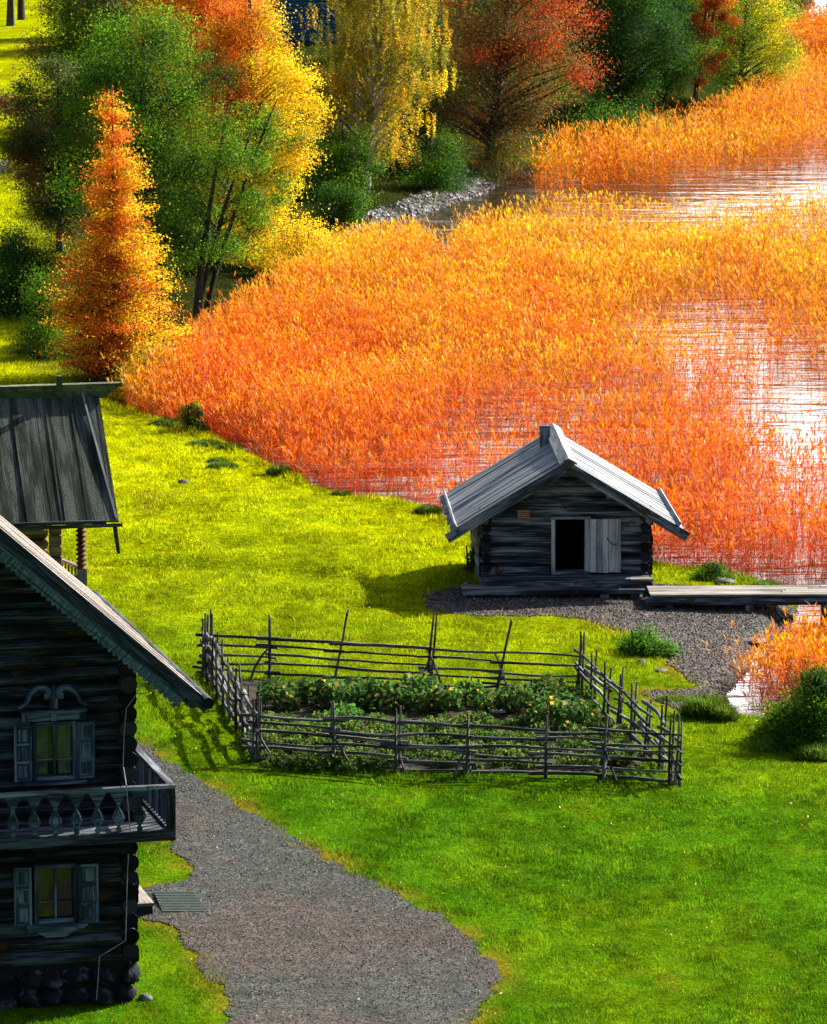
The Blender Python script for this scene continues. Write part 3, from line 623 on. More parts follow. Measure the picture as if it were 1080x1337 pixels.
reeds('distant_reed_bed', 'red brown reeds in the distance beyond the wooded tip', TOPR, (14, lambda x, y: np.full(len(x), .95)), 3, 2.6, lambda x, y, r: (np.tile(RD * .4 + OR_ * .4, (len(x), 1)), np.tile(OR_ * .8 + YE * .2, (len(x), 1))), 7, .03)
INLET = poly_px([(958, 900), (985, 882), (1020, 872), (1050, 864), (1250, 862), (1400, 900), (1180, 960), (1090, 950), (1040, 925), (1015, 918), (1000, 928), (975, 922), (962, 912)], WZ, 1)
reeds('inlet_reeds', 'orange reeds around the small inlet in front of the boardwalk', INLET, (55, lambda x, y: np.clip(.42 + .6 * np.clip((x / y * F_PX - 440) / 60, 0, 1) + fbm(x, y, 2), 0, 1)), 4, 1.45,
      lambda x, y, r: (np.tile(RD * .7 + OR_ * .3, (len(x), 1)), (lambda t: OR_ * (1 - t) + YE * t)(np.clip(.25 + 1.4 * fbm(x * .8, y * .8, 2), 0, 1)[:, None])))

def grass(n, seed):
    r = np.random.default_rng(seed); Y0, Y1 = 80., 245.
    y = Y0 * (Y1 / Y0) ** (r.random(n) ** 1.15); x = r.uniform(-1, 1, n) * (.0835 * y + .8)
    d = sdist(LAKE, x, y); dp = np.minimum(sdist(PATH, x, y), sdist(YARD, x, y)) - .25 * fbm(x * 2.3, y * 2.3, 2)
    k = (d > .12) & (dp > r.normal(size=n) * .20) & ((sdist(GARD, x, y) > -.1) | (r.random(n) < .15)) & ~((y > 86) & (y < 100) & (x < -5.6) & (x + 5.6 < -(y - 86) * .2))
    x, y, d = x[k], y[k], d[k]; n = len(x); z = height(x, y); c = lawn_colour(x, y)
    sc = (y / 100.) ** .8; tuft = 1 + 1.1 * np.clip(fbm(x * 1.1, y * 1.1, 3) * 3, -.3, 1); h = r.uniform(.03, .075, n) * sc * tuft * np.where(d < .9, 1.7, 1); wd = .012 * sc * r.uniform(.7, 1.3, n)
    a = r.uniform(0, 6.28, n); b = r.uniform(0, 6.28, n); ln = h * r.uniform(.1, .9, n)
    s = np.stack([np.cos(a), np.sin(a), 0 * a], 1) * wd[:, None]; p = np.stack([x, y, z - .005], 1)
    tip = p + np.stack([np.cos(b) * ln, np.sin(b) * ln, h], 1)
    V_ = np.stack([p - s, p + s, tip], 1).reshape(-1, 3)
    c = c * r.uniform(.45, 1.5, (n, 1)) * np.array([1, 1, 1]) ; c[:, 0] *= r.uniform(.85, 1.25, n)
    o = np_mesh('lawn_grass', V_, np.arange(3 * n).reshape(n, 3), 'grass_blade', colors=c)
    tag(o, 'short green and yellow grass covering the lawn', 'grass', kind='stuff'); print('grass', n)
grass(900000, 5)

# ------------------------------------------------------------------ log building helpers
def wall_rows(mb, x0, x1, y, z0, z1, pitch, r, holes=(), clip=None, end=.0, axis='x'):
    """horizontal logs of a wall along x (or y) at depth y; holes = (xa, xb, za, zb); clip(z) -> (xmin, xmax)"""
    z = z0 + r * .9; i = 0
    while z < z1 - r * .3:
        a, b = x0 - end, x1 + end
        if clip:
            ca, cb = clip(z + r * .6); a, b = max(a, ca), min(b, cb)
        segs = [(a, b)]
        for (xa, xb, za, zb) in holes:
            if za < z + r * .5 and z - r * .5 < zb:
                segs = [s for (p, q) in segs for s in ((p, min(q, xa)), (max(p, xb), q)) if s[1] - s[0] > .05]
        for p, q in segs:
            e = random.uniform(-.03, .03); P, Q = ((p - e, y, z), (q + e, y, z)) if axis == 'x' else ((y, p - e, z), (y, q + e, z))
            mb.log(P, Q, r * random.uniform(.95, 1.06))
        z += pitch; i += 1
    return mb
def corner_ends(mb, x, y, z0, z1, pitch, r, length, axis):
    z = z0 + r * .9 + pitch * .5
    while z < z1:
        L = length * random.uniform(.8, 1.15)
        mb.log((x, y, z), (x, y - L, z), r * random.uniform(.9, 1.05)) if axis == 'y' else mb.log((x, y, z), (x + L, y, z), r * random.uniform(.9, 1.05))
        z += pitch

# ------------------------------------------------------------------ the hut by the reeds
g0 = G(738.5, 771); HUT = Frame(g0.x, g0.y, 2.6); HZ = 0.0
hut = empty('log_hut', HUT.o, 'small grey log hut with an open door at the edge of the reeds', 'hut', rz=HUT.rz)
hw = 2.17; dk = HUT.pl(740, 751, 0)[1]                     # half width, floor level
eave = 2.93; za = HUT.pl(740, 603, -.55)[1]; ze = HUT.pl(587, 694, -.55)[1]; slope = (za - ze) / eave; DEP = 4.45
d0, d1 = HUT.pl(725, 680)[0], HUT.pl(764, 680)[0]; dz0, dz1 = HUT.pl(740, 745)[1], HUT.pl(740, 678)[1]
def under(z): h = max(0., (za - .10 - z) / slope); return -h, h
mb = MB(); wall_rows(mb, -hw, hw, .13, dk - .28, za - .15, .255, .135, [(d0 - .10, d1 + .10, dz0 - .05, dz1 + .06)], under); mb.build('front_wall', 'weathered_log', hut, True)
mb = MB(); wall_rows(mb, -hw, hw, DEP - .13, .05, za - .15, .255, .135, (), under); mb.build('back_wall', 'weathered_log', hut, True)
for sx in (-1, 1):
    mb = MB(); wall_rows(mb, .2, DEP - .2, sx * (hw - .12), .05, ze + .55, .255, .135, axis='y', end=.15); mb.build('side_wall', 'weathered_log', hut, True)
    mb = MB(); corner_ends(mb, sx * (hw - .16), .1, dk - .28, ze + .45, .255, .118, .22, 'y'); corner_ends(mb, sx * (hw - .12), .13, dk - .15, ze + .5, .255, .13, sx * .16, 'x')
    mb.build('corner_log', 'shaded_corner_wood', hut, True)
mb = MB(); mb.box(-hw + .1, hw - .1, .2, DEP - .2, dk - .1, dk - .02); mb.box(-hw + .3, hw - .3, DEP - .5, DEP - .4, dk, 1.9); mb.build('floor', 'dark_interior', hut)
# roof: boards laid down the slope, in two courses
L0, L1 = -.55, DEP + .45
for sx in (-1, 1):
    mb = MB(); y = L0
    while y < L1 - .02:
        wd = random.uniform(.17, .24); wd = min(wd, L1 - y); th = random.uniform(.0, .03); ex = random.uniform(-.03, .04)
        p0 = Vector((0.02 * sx, y + wd / 2, za - .02 + th)); p1 = Vector((sx * (eave + ex), y + wd / 2, za - .02 + th - slope * (eave + ex)))
        mb.bar(p0, p1, wd - .004, .045, up=(0, 0, 1)); y += wd
    rf = mb.build('roof_slope', 'silver_board', hut)
    mb = MB(); mb.bar((0, L0 + .035 - .06, za - .115), (sx * (eave + .12), L0 - .025, za - .115 - slope * (eave + .12)), .05, .24); mb.build('bargeboard', 'weathered_log', hut)
    mb = MB()                                                # stop board along the eave
    xx = sx * (eave - .10); zz = za - slope * (eave - .10) + .06
    mb.bar((xx, L0 - .04, zz + .02), (xx, L1, zz + .02), .05, .15, up=(sx * .5, 0, .86)); mb.build('eave_board', 'silver_board', hut)
    mb = MB(); mb.log((sx * (eave - .16), L0 - .12, ze + .02), (sx * (eave - .16), L1, ze + .02), .07); mb.build('eave_pole', 'weathered_log', hut, True)
    mb = MB(); mb.log((sx * (hw - .1), L0 + .05, za - .27 - slope * (hw - .1)), (sx * (hw - .1), L1 - .1, za - .27 - slope * (hw - .1)), .09)
    mb.log((sx * 1.05, L0 + .05, za - .25 - slope * 1.05), (sx * 1.05, L1 - .1, za - .25 - slope * 1.05), .08); mb.build('purlin', 'weathered_log', hut, True)
mb = MB()                                                    # ridge: two boards and a log end
mb.bar((-.10, L0 - .10, za + .02), (-.10, L1 + .1, za + .10), .26, .05, up=(-.5, 0, .86)); mb.bar((.11, L0 - .10, za + .025), (.11, L1 + .1, za + .10), .26, .05, up=(.5, 0, .86))
mb.build('ridge_cap', 'silver_board', hut)
mb = MB(); mb.tube([(0, L0 - .16, za - .02), (0, L0 + .5, za - .02)], .12, 6); mb.build('ridge_log', 'bark', hut)
cxm, czm = -.30, za - .1
mb = MB(); mb.box(cxm - .13, cxm + .13, 3.3, 3.56, czm - .1, czm + .42)
mb.box(cxm - .15, cxm + .15, 3.28, 3.58, czm + .42, czm + .45); mb.build('smoke_vent', 'weathered_log', hut)
for a, b_ in ((d0 - .10, d0), (d1, d1 + .12)):
    mb = MB(); mb.box(a, b_, -.04, .26, dz0 - .05, dz1 + .04); mb.build('door_post', 'door_board', hut)
mb = MB(); mb.box(d0 - .12, d1 + .14, -.06, .25, dz1, dz1 + .07); mb.build('door_lintel', 'weathered_log', hut)
mb = MB(); mb.box(d0 - .1, d1 + .1, -.06, .25, dz0 - .09, dz0 - .012); mb.build('door_sill', 'weathered_log', hut)
q0, q1 = HUT.pl(770.5, 700, -.08)[0], HUT.pl(811, 700, -.08)[0]; mb = MB(); nb = 5
for k in range(nb):
    a = q0 + (q1 - q0) * k / nb; mb.box(a + .006, a + (q1 - q0) / nb - .004, -.10 - .004 * (k % 2), -.055, dz0 - .03 - .01 * (k % 3), dz1 + .01)
mb.box(q0 + .03, q1 - .03, -.052, -.03, dz0 + .15, dz0 + .27); mb.box(q0 + .03, q1 - .03, -.052, -.03, dz1 - .3, dz1 - .18)
door = mb.build('door', 'door_board', hut, label='pale grey plank door leaf folded open against the wall')
hx, hz_ = HUT.pl(799, 708, -.12); mb = MB()
mb.tube([(hx - .12, -.11, hz_ + .12), (hx - .08, -.16, hz_ + .03), (hx + .03, -.17, hz_ - .05), (hx + .12, -.11, hz_ - .06)], .014, 6); mb.build('handle', 'iron', door, True)
sx0, sz0 = HUT.pl(675, 678, -.03); sx1, sz1 = HUT.pl(693, 665, -.03)
mb = MB(); mb.box(sx0, sx1, -.035, -.012, sz0, sz1); sg = mb.build('sign_board', 'plaque_red', hut); mb = MB(); nl = 4
for k in range(nl):
    z = sz0 + (sz1 - sz0) * (k + .7) / (nl + .5); x = sx0 + .035
    while x < sx1 - .05: l = random.uniform(.02, .06); mb.box(x, min(x + l, sx1 - .03), -.040, -.036, z - .008, z + .008); x += l + .015
mb.build('lettering', 'plaque_letters', sg)
# porch: deck boards, long log below, low step
mb = MB(); px0 = HUT.pl(630, 760, -.8)[0]; px1 = HUT.pl(851, 760, -.8)[0]; zt = HUT.pl(740, 757, -.8)[1]
for k in range(4): mb.box(px0 + .05, px1 - .02, -.82 + k * .2, -.63 + k * .2, zt - .05, zt - .003 * k)
mb.build('porch_deck', 'weathered_log', hut)
mb = MB(); mb.log((px0, -.80, zt - .17), (px1 + .02, -.80, zt - .17), .125); mb.build('porch_log', 'weathered_log', hut, True)
mb = MB(); mb.box(px1 - .55, px1 + .03, -.94, -.74, zt - .03, zt + .03); mb.build('porch_cap', 'deck_board', hut)
mb = MB(); lx0 = HUT.pl(604, 772, -1.1)[0]; lx1 = HUT.pl(842, 772, -1.1)[0]; zl = HUT.pl(620, 770, -1.1)[1]
mb.box(lx0, lx1, -1.25, -.96, zl - .12, zl); mb.build('step', 'weathered_log', hut, bevel=.01)
mb = MB(); mb.box(lx0, lx0 + 1.35, -1.0, -.55, zl - .03, zl + .05); mb.build('step_board', 'deck_board', hut)
for x in (lx0 + .2, -.6, .9, lx1 - .25):
    mb = MB(); mb.log((x, -1.2, .08), (x, .3, .08), .12); mb.build('sleeper', 'weathered_log', hut, True)

# ------------------------------------------------------------------ boardwalk
b0 = HUT.w((px1 - .05, -.6, 0)); bl = G(849, 777, 0.30); br = G(1080, 776, 0.30); dirx = (Vector((br.x, br.y, 0)) - Vector((bl.x, bl.y, 0))).normalized()
BW = Frame(bl.x, bl.y, math.degrees(math.atan2(dirx.y, dirx.x))); walk = empty('boardwalk', BW.o, 'plank boardwalk running right from the hut over the gravel', 'boardwalk', rz=BW.rz)
zt2 = .30; LW = 9.0
for k in range(5):
    mb = MB(); a = 0
    while a < LW: l = min(random.uniform(3.2, 4.6), LW - a); dz = random.uniform(-.008, .008); mb.box(a + .01, a + l - .01, .27 * k + .006, .27 * k + .262, zt2 - .05 + dz, zt2 + dz); a += l
    mb.build('plank', 'deck_board', walk)
for yy in (.09, 1.2):
    mb = MB(); mb.log((-.1, yy, zt2 - .17), (LW, yy, zt2 - .17), .115); mb.build('bearer', 'weathered_log', walk, True)
for k in range(5):
    for yy in (.12, 1.18):
        mb = MB(); x = .5 + k * 2.0; mb.log((x, yy, -.7), (x, yy, zt2 - .25), .10); mb.build('post', 'weathered_log', walk, True)

# ------------------------------------------------------------------ near log house
p = G(181, 1308); NF = Frame(p.x, p.y, 14.2); S = NF.pl
house = empty('log_house', NF.o, 'large dark log house with carved balcony and shuttered windows', 'house', rz=NF.rz)
OV = -1.05                                                   # front overhang of the roof
xa_, za_ = S(0, 692, OV); xb_, zb_ = S(270, 916, OV); sl_ = (za_ - zb_) / (xb_ - xa_); RX = -4.8; ZR = zb_ + (xb_ - RX) * sl_
rz_at = lambda x: ZR - abs(x - RX) * sl_                     # top of the bargeboard at x
zbal = S(100, 1085, -1.1)[1]; zfl = S(60, 1262, 0)[1]
w1 = (S(40, 980)[0], S(102, 980)[0], S(70, 1018)[1], S(70, 942)[1]); w2 = (S(42, 1165)[0], S(103, 1165)[0], S(70, 1204)[1], S(70, 1128)[1])
XL = 2 * RX - 0.0; DH = 8.6
cl_ = lambda z: (RX - max(0, (ZR - .15 - z) / sl_), RX + max(0, (ZR - .15 - z) / sl_))
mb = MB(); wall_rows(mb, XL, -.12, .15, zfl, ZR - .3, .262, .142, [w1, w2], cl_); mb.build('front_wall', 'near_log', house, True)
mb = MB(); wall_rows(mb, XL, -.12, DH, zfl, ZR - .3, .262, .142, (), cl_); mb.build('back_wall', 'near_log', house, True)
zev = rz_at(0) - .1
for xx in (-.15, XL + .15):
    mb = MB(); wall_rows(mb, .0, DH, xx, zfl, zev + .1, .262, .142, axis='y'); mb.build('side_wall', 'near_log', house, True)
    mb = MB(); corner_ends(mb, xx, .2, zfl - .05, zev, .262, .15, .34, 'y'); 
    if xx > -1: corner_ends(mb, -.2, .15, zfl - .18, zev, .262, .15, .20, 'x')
    mb.build('corner_log', 'shaded_corner_wood', house, True)
mb = MB(); mb.box(XL + .3, -.3, .45, DH - .3, zbal - .3, zbal - .2); mb.box(XL + .3, -.3, 2.2, 2.3, .4, zbal - .31); mb.box(XL + .3, -.3, 2.2, 2.3, zbal - .19, zev - .2); mb.build('inner_wall', 'dark_interior', house)
# foundation boulders
random.seed(11)
def boulder(mb, c, sx, sy, sz, seed):
    r = np.random.default_rng(seed); rings = []
    for i in range(7):
        t = math.pi * (i + .35) / 7.7; ring = []
        for j in range(10):
            a = 6.283 * j / 10; k = 1 + r.uniform(-.22, .16); ring.append((c[0] + sx * math.sin(t) * math.cos(a) * k, c[1] + sy * math.sin(t) * math.sin(a) * k, c[2] + sz * math.cos(t) * k))
        rings.append(ring)
    mb.quad_grid(rings)
m_ = MB(); m_.box(XL, -.14, .12, DH, -.3, zfl + .02); m_.build('foundation_core', 'dark_interior', house)
x = XL + .2; k = 0
while x < .1:
    wd = random.uniform(.28, .55)
    for lv in (0, 1):
        mb = MB(); boulder(mb, (min(x + random.uniform(-.08, .08), -.05), .12 + random.uniform(-.06, .05), .12 + lv * .30 * zfl / .6 + random.uniform(-.03, .03)), wd * .60, .26, .19, k); k += 1
        mb.build('foundation_stone', 'dark_stone', house, k % 3 > 0)
    x += wd
# roof slopes (boards down the slope) and gutter
OV2 = DH + .6
for sx in (-1, 1):
    xe = xb_ if sx > 0 else 2 * RX - xb_; mb = MB(); y = OV
    while y < OV2:
        wd = random.uniform(.18, .26); th = random.uniform(0, .03); ee = random.uniform(-.03, .03)
        mb.bar((RX, y + wd / 2, ZR + .0 + th), (xe + sx * ee, y + wd / 2, zb_ + th - abs(ee) * 0), wd - .015, .05, up=(0, 0, 1)); y += wd
    mb.build('roof_slope', 'roof_board', house)
    # upper bargeboard, slightly raised, then the scalloped lace board below
    mb = MB(); mb.bar((RX, OV - .07, ZR - .10), (xe, OV - .07, zb_ - .10), .05, .20); mb.build('bargeboard', 'near_log', house)
    mb = MB(); n = 64; up_, lo = [], []
    d = Vector((xe - RX, 0, zb_ - ZR)); Ld = d.length; d.normalize(); nrm = Vector((d.z * sx, 0, -d.x * sx)); 
    if nrm.z > 0: nrm = -nrm
    for i in range(n * 6 + 1):
        t = i / (n * 6) * (Ld - .35); s_ = abs(math.sin(math.pi * i / 6)); P0 = Vector((RX, 0, ZR)) + d * t + nrm * .17; P1 = P0 + nrm * (.19 + .055 * s_)
        up_.append(P0); lo.append(P1)
    for i in range(n * 6):
        mb.prism([(up_[i].x, up_[i].z), (up_[i + 1].x, up_[i + 1].z), (lo[i + 1].x, lo[i + 1].z), (lo[i].x, lo[i].z)], OV - .05, OV - .02)
    mb.build('lace_board', 'lace_board', house)
    mb = MB(); c0 = Vector((RX, OV - .055, ZR)) + nrm * .21; c1 = Vector((xe, OV - .055, zb_)) + nrm * .21 - d * .3; mb.bar(c0, c1, .02, .03); 
    c0 = Vector((RX, OV - .055, ZR)) + nrm * .33; c1 = Vector((xe, OV - .055, zb_)) + nrm * .33 - d * .4; mb.bar(c0, c1, .02, .02); mb.build('moulding', 'frame_paint', house)
    mb = MB(); mb.log((xe - sx * .02, OV - .25, zb_ + .02), (xe - sx * .02, OV2 + .15, zb_ + .02), .10); mb.build('gutter', 'near_log', house, True)
    mb = MB()
    for q in (1.3, 2.9, 4.4, 5.6):
        mb.log((RX + sx * q, OV + .05, ZR - sl_ * q - .22), (RX + sx * q, OV2 - .1, ZR - sl_ * q - .22), .11)
    mb.build('purlin', 'near_log', house, True)
mb = MB(); mb.log((RX, OV - .3, ZR + .08), (RX, OV2, ZR + .08), .17); mb.build('ridge_log', 'near_log', house, True)
# windows
def window(x0, x1, z0, z1, fancy, stn):
    fr = MB(); t = .07; yf = -.06
    fr.box(x0, x0 + t, yf, .12, z0, z1); fr.box(x1 - t, x1, yf, .12, z0, z1); fr.box(x0 + t, x1 - t, yf, .12, z1 - t, z1); fr.box(x0 + t, x1 - t, yf, .12, z0, z0 + t)
    wn_ = fr.build('window', 'frame_paint', house); m = MB(); a, b_ = x0 + t, x1 - t; c, d = z0 + t, z1 - t; xm = (a + b_) / 2
    m.box(xm - .018, xm + .018, -.01, .04, c, d)
    for u0, u1 in ((a, xm - .02), (xm + .02, b_)): m.box(u0, u1, .0, .03, c + (d - c) * .32, c + (d - c) * .32 + .02)
    m.build('glazing_bar', 'frame_paint', wn_); m = MB(); m.box(a, b_, .045, .052, c, d); m.build('pane', 'window_glass', wn_)
    m = MB()
    for u0, u1 in ((a, xm - .08), (xm + .10, b_)):
        k = 6; pts = [(u0 + (u1 - u0) * i / k, .22 + .03 * (i % 2)) for i in range(k + 1)]
        for i in range(k): m.bar((*pts[i], (c + d) / 2), (*pts[i + 1], (c + d) / 2), d - c, .006, up=(0, 1, 0))
    m.build('curtain', 'pale_curtain' if fancy else 'curtain', wn_)
    m = MB(); m.box(x0 - .16, x1 + .16, -.13, -.062, z0 - .07, z0 - .003); m.build('sill', 'frame_paint', wn_)
    return wn_
fx0, fx1 = S(38, 980)[0], S(104, 980)[0]
win1 = window(w1[0] + .03, w1[1] - .03, w1[2], w1[3], True, 0); win2 = window(w2[0] + .03, w2[1] - .03, w2[2], w2[3], False, 0)
def shutter(x0, x1, z0, z1, yy, wn_, tilt=0):
    m = MB(); t = .045; f = lambda x: yy + tilt * (x - x0)
    m.box(x0, x1, yy - .02, yy, z0, z1)
    for a, b_, c, d in ((x0, x0 + t, z0, z1), (x1 - t, x1, z0, z1)): m.box(a, b_, yy - .045, yy - .021, c, d)
    for k in range(4): c = z0 + (z1 - z0 - t) * k / 3; m.box(x0 + t, x1 - t, yy - .043, yy - .021, c, c + t)
    for k in range(3): c = z0 + (z1 - z0 - t) * k / 3 + t; d = z0 + (z1 - z0 - t) * (k + 1) / 3; m.box(x0 + t + .03, x1 - t - .03, yy - .034, yy - .021, c + .03, d - .03)
    m.build('shutter', 'frame_paint', wn_)
for wn_, sh in ((win1, ((18, 42, 948, 1020), (100, 124, 943, 1015))), (win2, ((18, 42, 1134, 1208), (102, 129, 1129, 1204)))):
    for a, b_, c, d in sh:
        xa, zt_ = S(a, c, -.1); xb, zb2 = S(b_, d, -.1); shutter(xa, xb, zb2, zt_, -.07, wn_)
m = MB(); ex0, ez0 = S(27, 943, -.1); ex1, ez1 = S(113, 926, -.1)
m.box(ex0, ex1, -.17, -.02, ez1 - .03, ez1 + .02); m.box(ex0 + .03, ex1 - .03, -.11, -.02, ez0 + .0, ez1 - .032)
for q in (ex0 + .02, ex1 - .12, (ex0 + ex1) / 2 - .05): m.box(q, q + .10, -.14, -.112, ez0, ez1 - .034)
m.build('entablature', 'frame_paint', win1)
m = MB()                                                     # swan neck pediment and finial
for sx in (-1, 1):
    pc = [(46, 2), (36, 8), (30, 20), (21, 27), (12, 27), (6, 22), (8, 16), (13, 17)]
    xc, zc = S(70, 925, -.12); u = 1 / 76.
    pts = [Vector((xc + sx * a * u * 1.0, -.12, zc + b_ * u)) for a, b_ in pc]; fine = []
    for i in range(len(pts) - 1):
        for q in range(3): fine.append(pts[i].lerp(pts[i + 1], q / 3))
    m.tube(fine + [pts[-1]], [.028 + .03 * math.sin(min(1, i / 9) * 1.57) for i in range(len(fine) + 1)], 8)
m.build('pediment', 'frame_paint', win1, True); m = MB(); xc, zc = S(70, 925, -.12)
m.box(xc - .07, xc + .07, -.16, -.06, zc, zc + .18); m.tube([(xc, -.12, zc + .18), (xc, -.12, zc + .24), (xc, -.12, zc + .32), (xc, -.12, zc + .42)], [.05, .035, .05, .015], 8); m.build('finial', 'frame_paint', win1)
m = MB(); c0, e0 = S(35, 1226, -.1); c1, e1 = S(112, 1208, -.1); poly = [(c0 + .1, e1), (c0 + .16, e0 + .1), (c0 + .35, e0), (c1 - .35, e0), (c1 - .16, e0 + .1), (c1 - .1, e1)]
m.prism(poly, -.10, -.06); m.box(c0 + .02, c0 + .16, -.14, -.055, e0 + .12, e1); m.box(c1 - .16, c1 - .02, -.14, -.055, e0 + .12, e1); m.build('apron', 'frame_paint', win2)
# balcony, wrapping the corner
BY = -1.1; bxr, zrail = S(226, 1024, BY); _, zdk = S(226, 1086, BY); zdk -= .02; BD = 2.6; bal = MB()
bal.box(XL, bxr + .03, BY - .05, BY + .07, zdk - .12, zdk + .07); bal.box(bxr - .09, bxr + .03, BY + .075, BD, zdk - .12, zdk + .07); bal_ = bal.build('balcony', 'near_log', house)
m = MB(); y = BY + .08
while y < .0: m.box(XL, bxr - .1, y, y + .2, zdk - .03, zdk + .03); y += .21
m.build('balcony_floor', 'weathered_log', bal_)
m = MB(); y = .0
while y < BD: m.box(-.05, bxr - .1, y, y + .2, zdk - .03, zdk + .03); y += .21
m.build('gallery_floor', 'weathered_log', bal_)
m = MB(); m.box(XL, bxr + .04, BY - .06, BY + .07, zrail - .06, zrail); m.build('handrail', 'weathered_log', bal_)
m = MB(); m.box(bxr - .09, bxr + .04, BY + .08, BD, zrail - .06, zrail); m.build('handrail', 'weathered_log', bal_)
for a, b_ in ((bxr - .04, BY), (bxr - .03, BD - .1), (S(125, 1050, BY)[0] - 2.2, BY)):
    m = MB(); m.box(a - .07, a + .07, b_ - .06, b_ + .08, zdk + .07, zrail - .062); m.build('newel', 'near_log', bal_)
hb = zrail - .06 - zdk - .07
def baluster(x, y, side):
    prof = [(0, .035), (.06, .05), (.14, .02), (.20, .055), (.34, .115), (.46, .085), (.60, .030), (.68, .03), (.78, .075), (.90, .13), (1, .14)]
    if side: prof = [(0, .03), (.1, .03), (.2, .016), (.5, .03), (.8, .016), (.9, .03), (1, .03)]
    poly = [(-w_, t * hb) for t, w_ in prof] + [(w_, t * hb) for t, w_ in reversed(prof)]
    m = MB()
    if side: m.prism(poly, -.02, .02, lambda a, b_, c: (x + b_, y + a, zdk + .07 + c))
    else: 
        m.prism(poly, -.02, .02, lambda a, b_, c: (x + a, y + b_, zdk + .07 + c))
        rim = [(-.07, .34), (-.045, .22), (0, .17), (.045, .22), (.07, .34), (.045, .48), (0, .60), (-.045, .48), (-.07, .34)]
        m.tube([(x + a, y - .03, zdk + .07 + t * hb) for a, t in rim], .012, 5, caps=False)
    m.build('baluster', 'frame_paint', bal_)
x = S(207, 1050, BY)[0] - .33
while x > XL: baluster(x, BY, False); x -= .365
y = BY + .22
while y < BD - .2: baluster(bxr - .03, y, True); y += .21
x = bxr - .25
for k in range(2): baluster(x, BY + .001, True) if False else None
m = MB()
for q in (-.4, -3.2, -6.): m.log((q, BY + .05, zdk - .24), (q, .1, zdk - .24), .12)
m.build('bracket', 'near_log', house, True)
m = MB(); pts = [(186, 893), (178, 907), (165, 925), (162, 960), (161, 1000), (165, 1025), (168, 1060), (170, 1085), (168, 1110), (166, 1150), (165, 1190), (164, 1228), (150, 1237), (130, 1249), (128, 1280), (126, 1306)]
P3 = []
for a, b_ in pts:
    yy = -.22 if not 1010 < b_ < 1100 else BY - .09
    q = S(a, b_, yy); P3.append((q[0], yy, q[1]))
m.tube(P3, .009, 5); m.build('lightning_cable', 'cable_metal', house, True)
sx_, sz_ = S(192, 1190, .5); m = MB(); m.box(.02, .46, .35, 1.75, -.3, .10); 
# wooden step at the side door, ribbed mat on the gravel
st = empty('door_step', G(193, 1192), 'short wooden step jutting out beside the dark house corner', 'step', rz=NF.rz)
m = MB(); m.box(-.22, .12, -.02, 1.5, .13, .19); m.build('tread', 'deck_board', st); m = MB(); m.box(-.22, .10, .02, 1.46, -.2, .128); m.build('riser', 'weathered_log', st)
pm = G(236, 1177); pm.z = hz(pm) + .03; mat_o = empty('door_mat', pm, 'ribbed grey green mat lying on the gravel by the step', 'mat', rz=R(4)); 
m = MB(); c4 = [G(200, 1163), G(252, 1163), G(273, 1190), G(212, 1190)]; c4 = [Matrix.Rotation(-R(4), 3, 'Z') @ (Vector((c.x, c.y, 0)) - Vector((pm.x, pm.y, 0))) for c in c4]
for k in range(13):
    f0, f1 = k / 13, (k + .62) / 13; a0 = c4[3].lerp(c4[0], (f0 + f1) / 2); a1 = c4[2].lerp(c4[1], (f0 + f1) / 2); m.bar(a0 + Vector((0, 0, .03)), a1 + Vector((0, 0, .03)), .07, .022)
m.build('rib', 'rubber_mat', mat_o); m = MB(); cc = [c.lerp(sum(c4, Vector()) / 4, .02) for c in c4]
m.prism([(c.x, c.y) for c in cc], -.02, .016, lambda x, y, z: (x, z, y)); m.build('backing', 'soil', mat_o)

# ------------------------------------------------------------------ second log house with mossy roof
E = ray(155, 682); tE = 116.0 / E.y; PF = Frame(E.x * tE, 116.0, 11.8); Q = PF.pl
h2 = empty('porch_house', PF.o, 'log building with mossy plank roof and carved red brown porch post', 'house', rz=PF.rz)
z_e = Q(155, 682, 0)[1]; xr_, z_r = Q(128, 512, 3.2); z_r = z_r; RUN = 3.2; xm_ = 0.0
m = MB(); x = 0.0; XL2 = -8.0; random.seed(5)
while x > XL2:
    wd = random.uniform(.24, .34); th = random.uniform(0, .03); ee = random.uniform(-.04, .03)
    m.bar((x - wd / 2, RUN, z_r + th), (x - wd / 2, -.02 + ee, z_e + th), wd - .003, .05); x -= wd
rf2 = m.build('roof_slope', 'mossy_board', h2)
m = MB(); x = -.1
while x > XL2: m.bar((x, RUN, z_r + .045), (x, .0, z_e + .045), .035, .03); x -= .62
m.build('batten', 'mossy_board', rf2)
m = MB(); m.box(XL2, 0, RUN + .02, RUN + 3.2, z_r - 2.7, z_r - 2.64); m2 = MB(); x = 0
while x > XL2: m2.bar((x - .14, RUN + .03, z_r), (x - .14, RUN * 2 + .05, z_e), .27, .05); x -= .29
m2.build('roof_slope', 'mossy_board', h2)
m = MB(); m.bar((-.42, RUN - .05, z_r + .08), (-.05, .02, z_e + .08), .05, .05); m.build('edge_batten', 'silver_board', h2)
m = MB(); m.box(XL2, .08, -.06, .0, z_e - .10, z_e - .02); m.build('eave_board', 'mossy_board', h2)
m = MB(); m.bar((XL2, -.02, z_e + .06), (-.3, -.02, z_e + .05), .05, .04); m.build('eave_pole', 'lace_board', h2)
rzz = Q(140, 509, RUN - .05)[1]; rx1 = Q(158, 498, RUN)[0]
m = MB(); m.prism([(XL2, rzz - .18), (rx1 - .45, rzz - .18), (rx1 - .30, rzz - .08), (rx1, rzz + .13), (rx1 - .02, rzz + .17), (XL2, rzz + .14)], RUN - .14, RUN + .14); m.build('ridge_log', 'moss_board', h2)
